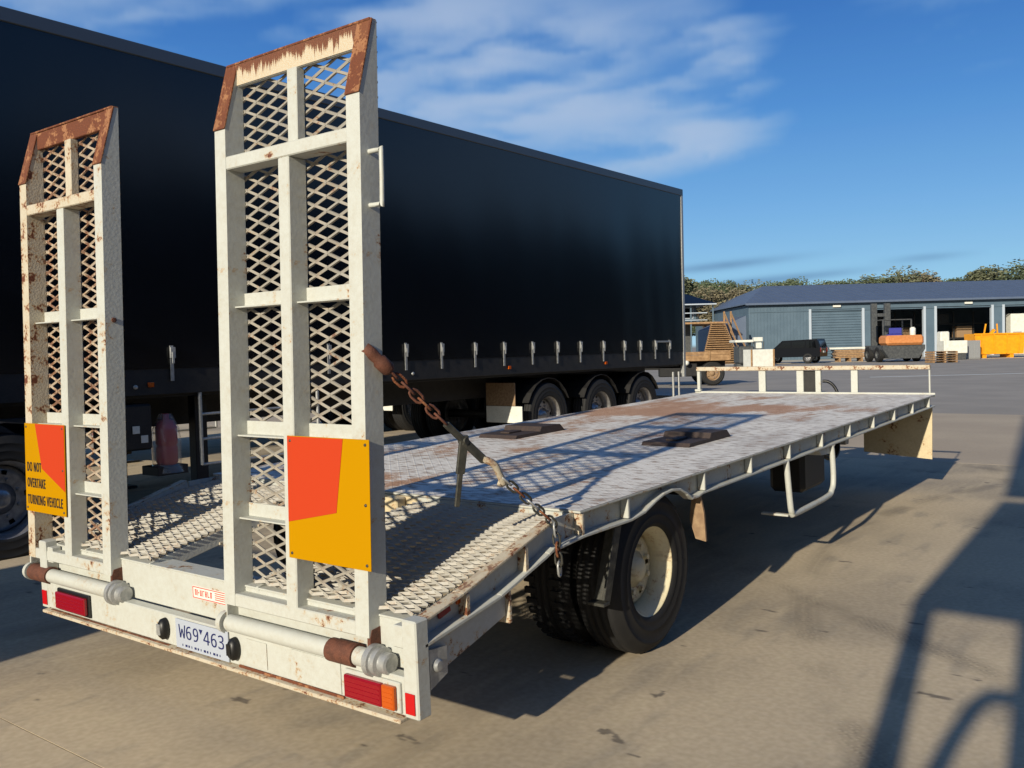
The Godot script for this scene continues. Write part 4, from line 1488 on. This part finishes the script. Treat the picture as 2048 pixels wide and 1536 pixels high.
	prism(s, Vector3(-2.6, 0, -1.0), Basis(Vector3.RIGHT, Vector3.UP, Vector3(0, 0, -1)), [Vector2(0, 0), Vector2(2.6, 0), Vector2(2.6, 4.2), Vector2(0, 3.1)], 9.0)
	obj("lean_to", s, M.shed_roof, t)

func build_office() -> void:
	# raised timber office with a verandah and a stair; front towards the camera
	var t := thing("raised_office", "raised site office with dark hip roof, verandah and wide timber stair", "building", yard(78.0, 15.0), YAW)
	var s := begin()
	bx(s, -12.0, 1.3, 3.56, 5.1, 1.8, 9.0, 0.01)
	obj("wall", s, M.shed_wall, t)
	s = begin()
	bx(s, -12.2, 3.6, 3.40, 3.55, 0.0, 9.2, 0.01)
	obj("verandah_floor", s, M.timber, t)
	s = begin()
	var p := [Vector3(-12.4, 5.12, 0.4), Vector3(2.6, 5.12, 0.4), Vector3(2.6, 5.12, -9.6), Vector3(-12.4, 5.12, -9.6), Vector3(-8.4, 7.0, -4.6), Vector3(-1.4, 7.0, -4.6)]
	for q in [[0, 1, 5, 4], [1, 2, 5], [2, 3, 4, 5], [3, 0, 4]]:
		var a := []
		for i in q:
			a.append(p[i])
		face(s, a, Vector3.UP)
	face(s, [p[0], p[1], p[2], p[3]], Vector3.DOWN)
	obj("roof", s, M.car_blue, t)
	s = begin()
	bx(s, -12.4, 2.6, 5.0, 5.11, -0.5, -0.41, 0.01)
	obj("gutter", s, M.shed_trim, t)
	for x in [-3.6, -1.2, 0.5, 2.4]:
		s = begin()
		bx(s, x - 0.06, x + 0.06, 0.0, 5.0, 0.05, 0.17, 0.01)
		obj("verandah_post", s, M.shed_wall, t)
	for x in [-1.9, 0.45]:
		s = begin()
		bx(s, x - 0.7, x + 0.6, 3.9, 4.9, 1.75, 1.81, 0.01)
		var win := obj("window", s, M.shed_trim, t)
		s = begin()
		bx(s, x - 0.62, x + 0.52, 3.98, 4.82, 1.73, 1.749, 0.0)
		obj("pane", s, M.glass_dark, win)
	s = begin()
	bx(s, -12.0, 1.9, 3.7, 3.76, 0.02, 0.08, 0.005)
	bx(s, -12.0, 1.9, 4.3, 4.38, 0.02, 0.08, 0.005)
	obj("railing", s, M.shed_trim, t)
	s = begin()
	bx(s, -12.0, 1.0, 0.0, 3.39, 2.5, 2.7, 0.01)
	obj("base_cladding", s, M.fork_grey, t)
	# stair coming down towards the yard, wider at its foot
	var stair := pivot("stair", t)
	for k in 19:
		var left := 0.25 + 1.9 * k / 18.0
		var z := -5.3 + k * 0.28
		s = begin()
		bx(s, left, 3.25, 0.14 + k * 0.18, 0.185 + k * 0.18, z, z + 0.31, 0.004)
		bx(s, left + 0.02, 3.23, 0.0 + k * 0.18, 0.135 + k * 0.18, z + 0.27, z + 0.30, 0.004)
		obj("tread", s, M.timber, stair)
	for x in [3.33, 3.9]:
		s = begin()
		bar(s, V(x, 4.3, 0.0), V(x, 1.1, -5.0), 0.10, 0.12)
		bx(s, x - 0.07, x + 0.07, 0.0, 4.4, -0.07, 0.07, 0.01)
		bx(s, x - 0.07, x + 0.07, 0.0, 1.2, -5.05, -4.9, 0.01)
		obj("handrail", s, M.timber, stair)
	s = begin()
	prism(s, V(3.36, 0, 0), SIDE, [Vector2(-5.2, 0.0), Vector2(0.0, 3.3), Vector2(0.0, 2.7), Vector2(-4.2, 0.0)], 0.08)
	obj("stringer", s, M.timber, stair)

func tree_mesh(sd: int, dense: int, col_a: Color, col_b: Color) -> Array:
	var rng := RandomNumberGenerator.new()
	rng.seed = sd
	var st := begin()
	tube(st, [Vector3(0, 0, 0), Vector3(0.1, 2.0, 0.1), Vector3(0.0, 4.2, 0.0)], 0.28, 8)
	var clumps := []
	for k in 15:
		var g := rng.randf() * TAU
		var rad := rng.randf_range(0.8, 2.9)
		var c := Vector3(cos(g) * rad, rng.randf_range(3.6, 8.6), sin(g) * rad)
		if k == 0:
			c = Vector3(0, 8.6, 0)
		clumps.append([c, rng.randf_range(0.7, 1.6)])
		tube(st, [Vector3(0, rng.randf_range(2.5, 4.0), 0), c * Vector3(0.6, 0.85, 0.6), c], 0.09, 5)
	st.generate_normals()
	var s := begin()
	for i in dense * 3:
		var c: Array = clumps[rng.randi() % clumps.size()]
		var d: Vector3 = Vector3(rng.randfn(), rng.randfn() * 0.75, rng.randfn()).normalized() * pow(rng.randf(), 0.4) * c[1]
		var n := Vector3(rng.randfn(), rng.randfn() + 0.5, rng.randfn()).normalized()
		var x := n.cross(Vector3(0.3, 1, 0.2)).normalized() * rng.randf_range(0.08, 0.17)
		var y := n.cross(x).normalized() * rng.randf_range(0.06, 0.12)
		var p: Vector3 = c[0] + d
		s.set_color(col_a.lerp(col_b, rng.randf()))
		face(s, [p - x, p + y, p + x, p - y], n)
	s.generate_normals()
	return [st.commit(), s.commit()]

func build_trees() -> void:
	var kinds := [tree_mesh(1, 2600, Color(0.75, 0.8, 0.7), Color(1.1, 1.05, 1.0)), tree_mesh(2, 2200, Color(0.7, 0.75, 0.7), Color(1.15, 1.1, 1.0)), tree_mesh(3, 3000, Color(0.7, 0.75, 0.65), Color(1.0, 1.05, 0.95))]
	# ahead, right, height, mesh, leaf, label
	var rows := [[100.0, 21.4, 7.8, 0, "leaf_brown", "brownish bushy tree beside the curtain trailer's rear post"], [104.0, 24.6, 7.8, 1, "leaf_brown", "tan leafed tree left of the shed roof, nearest the shed"],
		[112.0, 19.2, 11.5, 2, "leaf_olive", "dark tree crown showing at the office roof"], [118.0, 31.5, 9.3, 1, "leaf_olive", "low crown just over the left end of the shed ridge"],
		[120.0, 36.8, 9.2, 0, "leaf_green", "small dark crown over the closed roller door"], [121.0, 43.2, 9.4, 2, "leaf_olive", "thin crown over the shed ridge left of the pointed tree"],
		[122.0, 48.5, 10.0, 2, "leaf_green", "broad low crown left of the pointed tree above the ridge"], [120.0, 51.6, 12.0, 1, "leaf_olive", "pointed tree standing highest over the middle of the ridge"],
		[121.0, 55.0, 10.4, 0, "leaf_brown", "round brown crown right of the pointed tree"], [123.0, 60.2, 11.0, 2, "leaf_green", "first tree of the rising clump on the right"],
		[121.0, 63.8, 12.2, 0, "leaf_olive", "large olive tree in the middle of the right clump"], [120.0, 67.4, 12.6, 1, "leaf_green", "tallest green tree at the right edge of the picture"],
		[124.0, 71.2, 13.0, 2, "leaf_olive", "last tree of the right clump, at the frame's edge"]]
	for r in rows:
		var o := thing("yard_tree", r[5], "tree", yard(r[0], r[1]), r[1] * 1.7, "trees behind the shed")
		var k: float = r[2] / 10.6
		if r[2] < 10.5:
			k *= 1.12
		o.scale = Vector3(k * 1.5, k, k * 1.5)
		put("trunk", kinds[r[3]][0], M.bark, o)
		put("crown", kinds[r[3]][1], M[r[4]], o)
	# a far-off wood that reads as one dark band behind them
	var mm := MultiMesh.new()
	mm.transform_format = MultiMesh.TRANSFORM_3D
	mm.mesh = kinds[2][1]
	mm.instance_count = 260
	var rng := RandomNumberGenerator.new()
	rng.seed = 5
	for i in 260:
		var a := 165.0 + rng.randf() * 60.0
		var x := rng.randf_range(0.05, 0.85) * a
		var k := rng.randf_range(1.22, 1.5)
		mm.set_instance_transform(i, Transform3D(Basis(Vector3.UP, rng.randf() * TAU).scaled(Vector3(1.5, k, 1.5)), yard(a, x)))
	var w := MultiMeshInstance3D.new()
	w.multimesh = mm
	w.material_override = M.leaf_green
	w.name = "distant_wood"
	add_child(w)
	tag(w, "far-off dark wood behind the single trees and the shed", "trees")
	w.set_meta("kind", "stuff")

func build_far_things() -> void:
	# heavy forklift seen from behind
	var t := thing("heavy_forklift", "orange and grey heavy forklift parked before the open bay, mast up", "forklift", yard(66.0, 27.95), YAW)
	var s := begin()
	prism(s, Vector3(0, 0, -1.9), Basis(), [Vector2(-1.05, 0.25), Vector2(1.05, 0.25), Vector2(1.5, 0.9), Vector2(1.5, 1.2), Vector2(-1.5, 1.2), Vector2(-1.5, 0.9)], 3.3)
	obj("lower_body", s, M.fork_grey, t)
	s = begin()
	box(s, Vector3(0.0, 1.55, 0.9), Vector3(2.7, 0.70, 1.5), 0.2)
	obj("counterweight", s, M.fork_orange, t)
	s = begin()
	for x in [-0.85, 0.15]:
		bx(s, x, x + 0.42, 0.3, 4.35, 2.2, 2.5, 0.02)
	bx(s, -0.85, 0.57, 3.35, 3.6, 2.25, 2.45, 0.02)
	obj("mast", s, M.fork_grey, t)
	s = begin()
	for e in [[-1.05, 0.2], [1.0, 0.2], [-1.05, -1.3], [1.0, -1.3]]:
		bx(s, e[0], e[0] + 0.09, 1.8, 3.02, -e[1] - 0.05, -e[1] + 0.05, 0.01)
	for k in 6:
		bx(s, -1.05, 1.09, 3.02, 3.08, 0.0 + k * 0.26 - 0.2, 0.08 + k * 0.26 - 0.2, 0.01)
	obj("overhead_guard", s, M.fork_grey, t)
	s = begin()
	bx(s, -0.5, 0.5, 1.75, 2.0, 0.0, 0.5, 0.06)
	bx(s, -0.45, 0.45, 2.0, 2.45, 0.0, 0.14, 0.06)
	obj("seat", s, M.blue, t)
	s = begin()
	lathe(s, Vector3(0.75, 1.82, 1.1), Basis(Vector3(1, 0, 0), Vector3(0, 0, -1), Vector3(0, 1, 0)).rotated(Vector3.UP, 0.0), [Vector2(0, 0), Vector2(0.17, 0), Vector2(0.2, 0.05), Vector2(0.2, 0.55), Vector2(0.1, 0.65), Vector2(0, 0.65)], 14)
	obj("gas_bottle", s, M.pale, t)
	for e in [[-1.35, 0.3], [1.35, 0.3], [-1.4, 2.0], [1.4, 2.0]]:
		var w := wheel(t, V(e[0], 0.55, e[1] - 0.6), 0.55, 0.28, 0.35, M.rubber, M.fork_grey)
		if e[0] < 0:
			w.rotation.y = PI
	# dark wagon
	t = thing("dark_wagon", "dark blue off road wagon parked in front of the shed", "car", yard(69.0, 21.35), YAW + 0.95)
	s = begin()
	prism(s, Vector3(-0.93, 0, 0), SIDE, [Vector2(-2.35, 0.5), Vector2(2.3, 0.45), Vector2(2.38, 0.85), Vector2(2.2, 1.02), Vector2(1.15, 1.12), Vector2(0.45, 1.72), Vector2(-2.15, 1.80), Vector2(-2.38, 1.1)], 1.86)
	var body := obj("body", s, M.car_blue, t)
	s = begin()
	for x in [-0.942, 0.932]:
		prism(s, Vector3(x, 0, 0), SIDE, [Vector2(-2.1, 1.15), Vector2(-1.35, 1.15), Vector2(-1.35, 1.64), Vector2(-2.0, 1.66)], 0.01)
		prism(s, Vector3(x, 0, 0), SIDE, [Vector2(-1.25, 1.15), Vector2(-0.3, 1.15), Vector2(-0.3, 1.62), Vector2(-1.25, 1.64)], 0.01)
		prism(s, Vector3(x, 0, 0), SIDE, [Vector2(-0.2, 1.15), Vector2(0.85, 1.15), Vector2(0.36, 1.6), Vector2(-0.2, 1.62)], 0.01)
	box(s, Vector3(0, 1.42, 2.285), Vector3(1.55, 0.5, 0.02), 0.0, Basis(Vector3.RIGHT, -0.3))
	obj("window", s, M.glass_dark, body)
	for x in [-0.78, 0.78]:
		s = begin()
		box(s, Vector3(x, 1.0, 2.375), Vector3(0.2, 0.32, 0.05), 0.02)
		obj("tail_lamp", s, M.lens_red, body)
	s = begin()
	box(s, Vector3(0.0, 0.85, 2.40), Vector3(0.5, 0.14, 0.03), 0.0)
	obj("number_plate", s, M.pale, body)
	for e in [[-0.85, -1.45], [0.85, -1.45], [-0.85, 1.45], [0.85, 1.45]]:
		var w := wheel(t, V(e[0], 0.38, e[1]), 0.38, 0.22, 0.22, M.rubber, M.chrome)
		if e[0] < 0:
			w.rotation.y = PI
	# yellow skip bin
	t = thing("skip_bin", "yellow steel skip bin at the right edge of the yard", "skip bin", yard(70.0, 37.6), YAW)
	s = begin()
	var a := [Vector3(-1.85, 0.35, 0), Vector3(1.95, 0.35, 0), Vector3(2.25, 1.85, 0), Vector3(-2.0, 1.85, 0)]
	prism(s, Vector3(0, 0, -1.7), Basis(), [Vector2(-1.75, 0.3), Vector2(1.9, 0.3), Vector2(2.05, 1.9), Vector2(-1.85, 1.9)], 1.7)
	var bin := obj("bin_body", s, M.skip, t)
	s = begin()
	box(s, Vector3(0.07, 1.86, 0.03), Vector3(4.0, 0.12, 0.1), 0.02)
	for x in [-1.4, -0.4, 0.6, 1.6]:
		bar(s, Vector3(x * 0.9, 0.36, 0.03), Vector3(x, 1.82, 0.03), 0.1, 0.08)
	obj("stiffener", s, M.skip, bin)
	s = begin()
	for x in [-1.2, 0.9]:
		bx(s, x, x + 0.3, 0.0, 0.36, 0.1, 1.6, 0.02)
	obj("skid", s, M.skip, bin)
	s = begin()
	bar(s, Vector3(-0.9, 1.85, -0.5), Vector3(-0.75, 2.65, -0.5), 0.09, 0.09)
	bar(s, Vector3(0.15, 1.85, -0.5), Vector3(0.1, 2.65, -0.5), 0.09, 0.09)
	bar(s, Vector3(-0.4, 1.85, -0.5), Vector3(-0.1, 2.2, -0.5), 0.2, 0.2)
	obj("lifting_frame", s, M.skip, bin)
	# pale crates, tanks and boards
	t = thing("pale_crate", "large pale crate standing open left of the dark wagon", "crate", yard(54.0, 14.7), YAW + 0.12)
	s = begin()
	box(s, Vector3(0, 0.62, 0), Vector3(1.45, 1.15, 1.2), 0.02)
	obj("side_panel", s, M.pale, t)
	s = begin()
	for x in [-0.6, 0.0, 0.6]:
		bx(s, x - 0.06, x + 0.06, 0.0, 0.05, -0.55, 0.55, 0.005)
	for x in [-0.68, 0.68]:
		bx(s, x - 0.05, x + 0.05, 0.06, 1.2, -0.64, -0.6, 0.005)
	obj("batten", s, M.timber, t)
	t = thing("white_case", "long white case to the right of the heavy forklift", "case", yard(68.0, 33.0), YAW)
	s = begin()
	box(s, Vector3(0, 0.95, 0), Vector3(1.75, 0.95, 1.2), 0.03)
	obj("case_body", s, M.pale, t)
	s = begin()
	bx(s, -0.8, 0.8, 0.0, 0.46, -0.5, 0.5, 0.02)
	obj("case_stand", s, M.fork_grey, t)
	t = thing("water_tank", "small white water tank standing behind the long white case", "tank", yard(74.0, 35.2), YAW)
	s = begin()
	box(s, Vector3(0, 1.75, 0), Vector3(0.75, 0.85, 0.8), 0.1)
	obj("tank_body", s, M.pale, t)
	s = begin()
	bx(s, -0.3, 0.3, 0.0, 1.32, -0.3, 0.3, 0.02)
	obj("tank_stand", s, M.pale, t)
	t = thing("grey_cabinet", "grey cabinet between the white case and the yellow skip bin", "cabinet", yard(69.0, 34.95), YAW)
	s = begin()
	box(s, Vector3(0, 0.7, 0), Vector3(1.0, 1.4, 0.8), 0.02)
	obj("cabinet_body", s, M.galv, t)
	s = begin()
	bx(s, -0.46, -0.02, 0.1, 1.3, -0.42, -0.4, 0.004)
	bx(s, 0.02, 0.46, 0.1, 1.3, -0.42, -0.4, 0.004)
	obj("door", s, M.galv, t)
	t = thing("timber_pallet", "tan timber pallet stack in front of the white case", "pallet stack", yard(60.0, 28.4), YAW)
	for k in 5:
		s = begin()
		for q in 6:
			bx(s, -0.8 + q * 0.28, -0.58 + q * 0.28, 0.10 + k * 0.155, 0.125 + k * 0.155, -0.6, 0.6, 0.003)
		for q in 3:
			bx(s, -0.8 + q * 0.75, -0.7 + q * 0.75, 0.0 + k * 0.155, 0.10 + k * 0.155, -0.6, 0.6, 0.003)
		obj("pallet", s, M.timber, t)
	t = thing("timber_stack", "low stack of boards with a white board on top, left of the heavy forklift", "timber stack", yard(70.0, 25.9), YAW)
	for k in 5:
		s = begin()
		bx(s, -1.1 + 0.1 * (k % 2), 1.4 - 0.15 * (k % 3), 0.3 + k * 0.13, 0.41 + k * 0.13, -0.5, 0.5, 0.005)
		obj("board", s, M.timber, t)
	s = begin()
	bx(s, -1.9, 1.2, 0.98, 1.12, -0.5, 0.3, 0.005)
	obj("white_board", s, M.pale, t)
	s = begin()
	for x in [-0.8, 0.0, 0.9]:
		bx(s, x, x + 0.12, 0.0, 0.29, -0.5, 0.5, 0.005)
	obj("bearer", s, M.timber, t)
	t = thing("white_container", "white cabin in the bay at the right edge of the frame", "cabin", yard(84.5, 47.6), YAW)
	s = begin()
	box(s, Vector3(0.6, 1.9, -1.0), Vector3(3.4, 3.8, 2.0), 0.04)
	obj("cabin_wall", s, M.pale, t)
	s = begin()
	bx(s, -0.9, -0.1, 0.1, 2.1, -0.02, 0.0, 0.005)
	obj("door", s, M.galv, t)
	# plant trailer with white top left of the pale crate
	t = thing("plant_trailer", "small grey machine with a white lid beside the timber stair", "machine", yard(58.0, 14.8), YAW)
	s = begin()
	box(s, Vector3(0.05, 0.85, 0), Vector3(0.95, 1.1, 1.6), 0.08)
	obj("machine_body", s, M.fork_grey, t)
	s = begin()
	box(s, Vector3(-0.1, 1.72, 0), Vector3(1.15, 0.16, 1.7), 0.03)
	obj("lid", s, M.pale, t)
	s = begin()
	for x in [-0.5, 0.3]:
		bx(s, x, x + 0.06, 1.3, 1.65, -0.5, -0.44, 0.005)
	bx(s, -0.5, 0.6, 0.0, 0.3, -0.5, 0.5, 0.02)
	obj("lid_support", s, M.fork_grey, t)
	t = thing("gas_cage", "white boxes stacked in a small cage left of the dark wagon", "cage", yard(63.0, 17.1), YAW)
	s = begin()
	box(s, Vector3(0, 1.85, 0), Vector3(0.62, 0.3, 0.5), 0.04)
	obj("upper_box", s, M.pale, t)
	s = begin()
	box(s, Vector3(0.05, 1.42, 0), Vector3(0.4, 0.42, 0.4), 0.04)
	obj("lower_box", s, M.pale, t)
	s = begin()
	for x in [-0.3, 0.3]:
		bx(s, x, x + 0.05, 0.0, 1.7, -0.3, -0.25, 0.004)
		bx(s, x, x + 0.05, 0.0, 1.7, 0.25, 0.3, 0.004)
	bx(s, -0.3, 0.35, 1.17, 1.2, -0.3, 0.3, 0.004)
	obj("cage_frame", s, M.fork_grey, t)
	# tan tray truck behind the headboard
	t = thing("tray_truck", "tan timber sided tray truck standing past the curtain trailer's rear", "truck", yard(33.5, 6.1), YAW)
	for k in 2:
		s = begin()
		bx(s, -3.6, 2.0, 1.02 + k * 0.125, 1.135 + k * 0.125, 0.0, 0.04, 0.004)
		obj("side_board", s, M.timber, t)
	s = begin()
	bx(s, -3.6, 2.0, 0.92, 1.02, 0.0, 2.3, 0.01)
	obj("tray_floor", s, M.timber, t)
	s = begin()
	for x in [-2.4, -1.2, 0.0, 1.2, 1.96]:
		bx(s, x - 0.03, x + 0.03, 0.95, 1.28, -0.03, 0.0, 0.004)
	obj("tray_stake", s, M.timber, t)
	s = begin()
	bx(s, -3.6, 1.9, 0.62, 0.9, 0.5, 0.7, 0.01)
	bx(s, -3.6, 1.9, 0.62, 0.9, 1.5, 1.7, 0.01)
	bx(s, -0.6, 0.8, 0.35, 0.85, 0.2, 0.6, 0.03)
	obj("chassis", s, M.black, t)
	for e in [1.35, -2.3]:
		var w := wheel(t, Vector3(e, 0.45, -0.25), 0.45, 0.26, 0.28, M.rubber, M.flap)
		w.rotation.y = -PI / 2
		w = wheel(t, Vector3(e, 0.45, -1.95), 0.45, 0.26, 0.28, M.rubber, M.flap)
		w.rotation.y = PI / 2
	s = begin()
	lathe(s, Vector3(0.35, 0.86, 0.06), Basis(), [Vector2(0.09, -0.05), Vector2(0.09, 0.02), Vector2(0.0, 0.04)], 14)
	obj("round_lamp", s, M.pale, t)

# unseen dark building, added for the curtain to mirror and to cut skylight
func build_unseen_warehouse() -> void:
	var t := thing("unseen_warehouse", "tall dark warehouse, unseen, added on the right to darken the reflection in the curtain", "building", Vector3(23.0, 0, 0), 0.0)
	var s := begin()
	bx(s, 0.0, 0.4, 0.0, 9.5, -30.0, 75.0, 0.02)
	bx(s, 0.4, 22.0, 0.0, 9.5, -30.0, -29.6, 0.02)
	bx(s, 0.4, 22.0, 0.0, 9.5, 74.6, 75.0, 0.02)
	bx(s, 22.0, 22.4, 0.0, 9.5, -30.0, 75.0, 0.02)
	obj("wall", s, M.night_wall, t)
	s = begin()
	prism(s, V(0, 0, -30.5), Basis(Vector3.RIGHT, Vector3.UP, Vector3(0, 0, -1)), [Vector2(-0.5, 9.52), Vector2(22.9, 9.52), Vector2(11.2, 11.9)], 106.0)
	obj("roof", s, M.shed_roof, t)
	for k in 6:
		s = begin()
		bx(s, -0.08, -0.01, 0.0, 5.0, -22.0 + k * 16.0, -16.5 + k * 16.0, 0.02)
		obj("roller_door", s, M.fork_grey, t)

# ------------------------------------------------------------------ the scene
func _ready() -> void:
	var cam := Camera3D.new()
	cam.name = "camera"
	add_child(cam)
	cam.position = EYE
	cam.basis = Basis(Vector3(0.797998, -0.025064, -0.602138), Vector3(-0.001741, 0.999035, -0.043893), Vector3(0.602657, 0.036075, 0.797185))
	cam.fov = 45.86
	cam.near = 0.05
	cam.far = 3000.0
	cam.current = true
	var env := Environment.new()
	env.background_mode = Environment.BG_SKY
	env.tonemap_mode = Environment.TONE_MAPPER_LINEAR
	env.tonemap_exposure = 1.15
	env.sky = Sky.new()
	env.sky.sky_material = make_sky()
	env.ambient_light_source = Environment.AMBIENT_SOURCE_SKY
	env.sdfgi_enabled = true
	env.ssao_enabled = true
	env.ssil_enabled = true
	var we := WorldEnvironment.new()
	we.name = "environment"
	we.environment = env
	add_child(we)
	var sun := DirectionalLight3D.new()
	sun.name = "sun"
	add_child(sun)
	sun.light_energy = 1.6
	sun.light_color = Color(1.0, 0.955, 0.87)
	sun.light_angular_distance = 0.65
	sun.shadow_enabled = true
	sun.look_at_from_position(Vector3.ZERO, Vector3(-0.33, -1.0, -2.87), Vector3.UP)

	make_materials()
	# ground
	var s := begin()
	face(s, [V(-900, -0.008, -900), V(900, -0.008, -900), V(900, -0.008, 900), V(-900, -0.008, 900)], Vector3.UP)
	kind(obj("ground", s, M.asphalt), "structure")
	s = begin()
	bx(s, -26, 30, -0.006, 0.0, -0.468, 9.6, 0.0)
	kind(obj("concrete_pavement", s, M.concrete), "structure")
	s = begin()
	bx(s, -26, 30, -0.006, 0.0, 9.61, 17.5, 0.0)
	kind(obj("mid_concrete_pavement", s, M.mid_concrete), "structure")
	s = begin()
	bx(s, -26, 30, -0.006, 0.0, -26.0, -0.473, 0.0)
	kind(obj("concrete_pavement", s, M.concrete), "structure")
	s = begin()
	box(s, Vector3(0, 0.0, 0), Vector3(75, 0.03, 15), 0.01)
	var strip := obj("shed_apron", s, M.pave)
	strip.position = yard(77.0, 45.0, -0.005)
	strip.rotation.y = YAW
	kind(strip, "structure")
	s = begin()
	box(s, Vector3.ZERO, Vector3(9.0, 0.006, 0.16), 0.0)
	var line := obj("painted_line", s, M.shed_trim)
	line.position = yard(38.0, 19.5, -0.004)
	line.rotation.y = YAW
	kind(line, "structure")
	build_shed()
	build_office()
	build_trees()
	build_trailer()
	build_curtain_trailer()
	copy_thing(get_node("curtain_trailer"), Vector3(-8.6, 0, -1.5), -0.01, "second dark curtain trailer, added beyond the first to darken the gap under it")  # added copy that keeps the gap under the first trailer dark
	build_prime_mover()
	build_yard_forklift()
	build_van()
	build_far_things()
	build_unseen_warehouse()
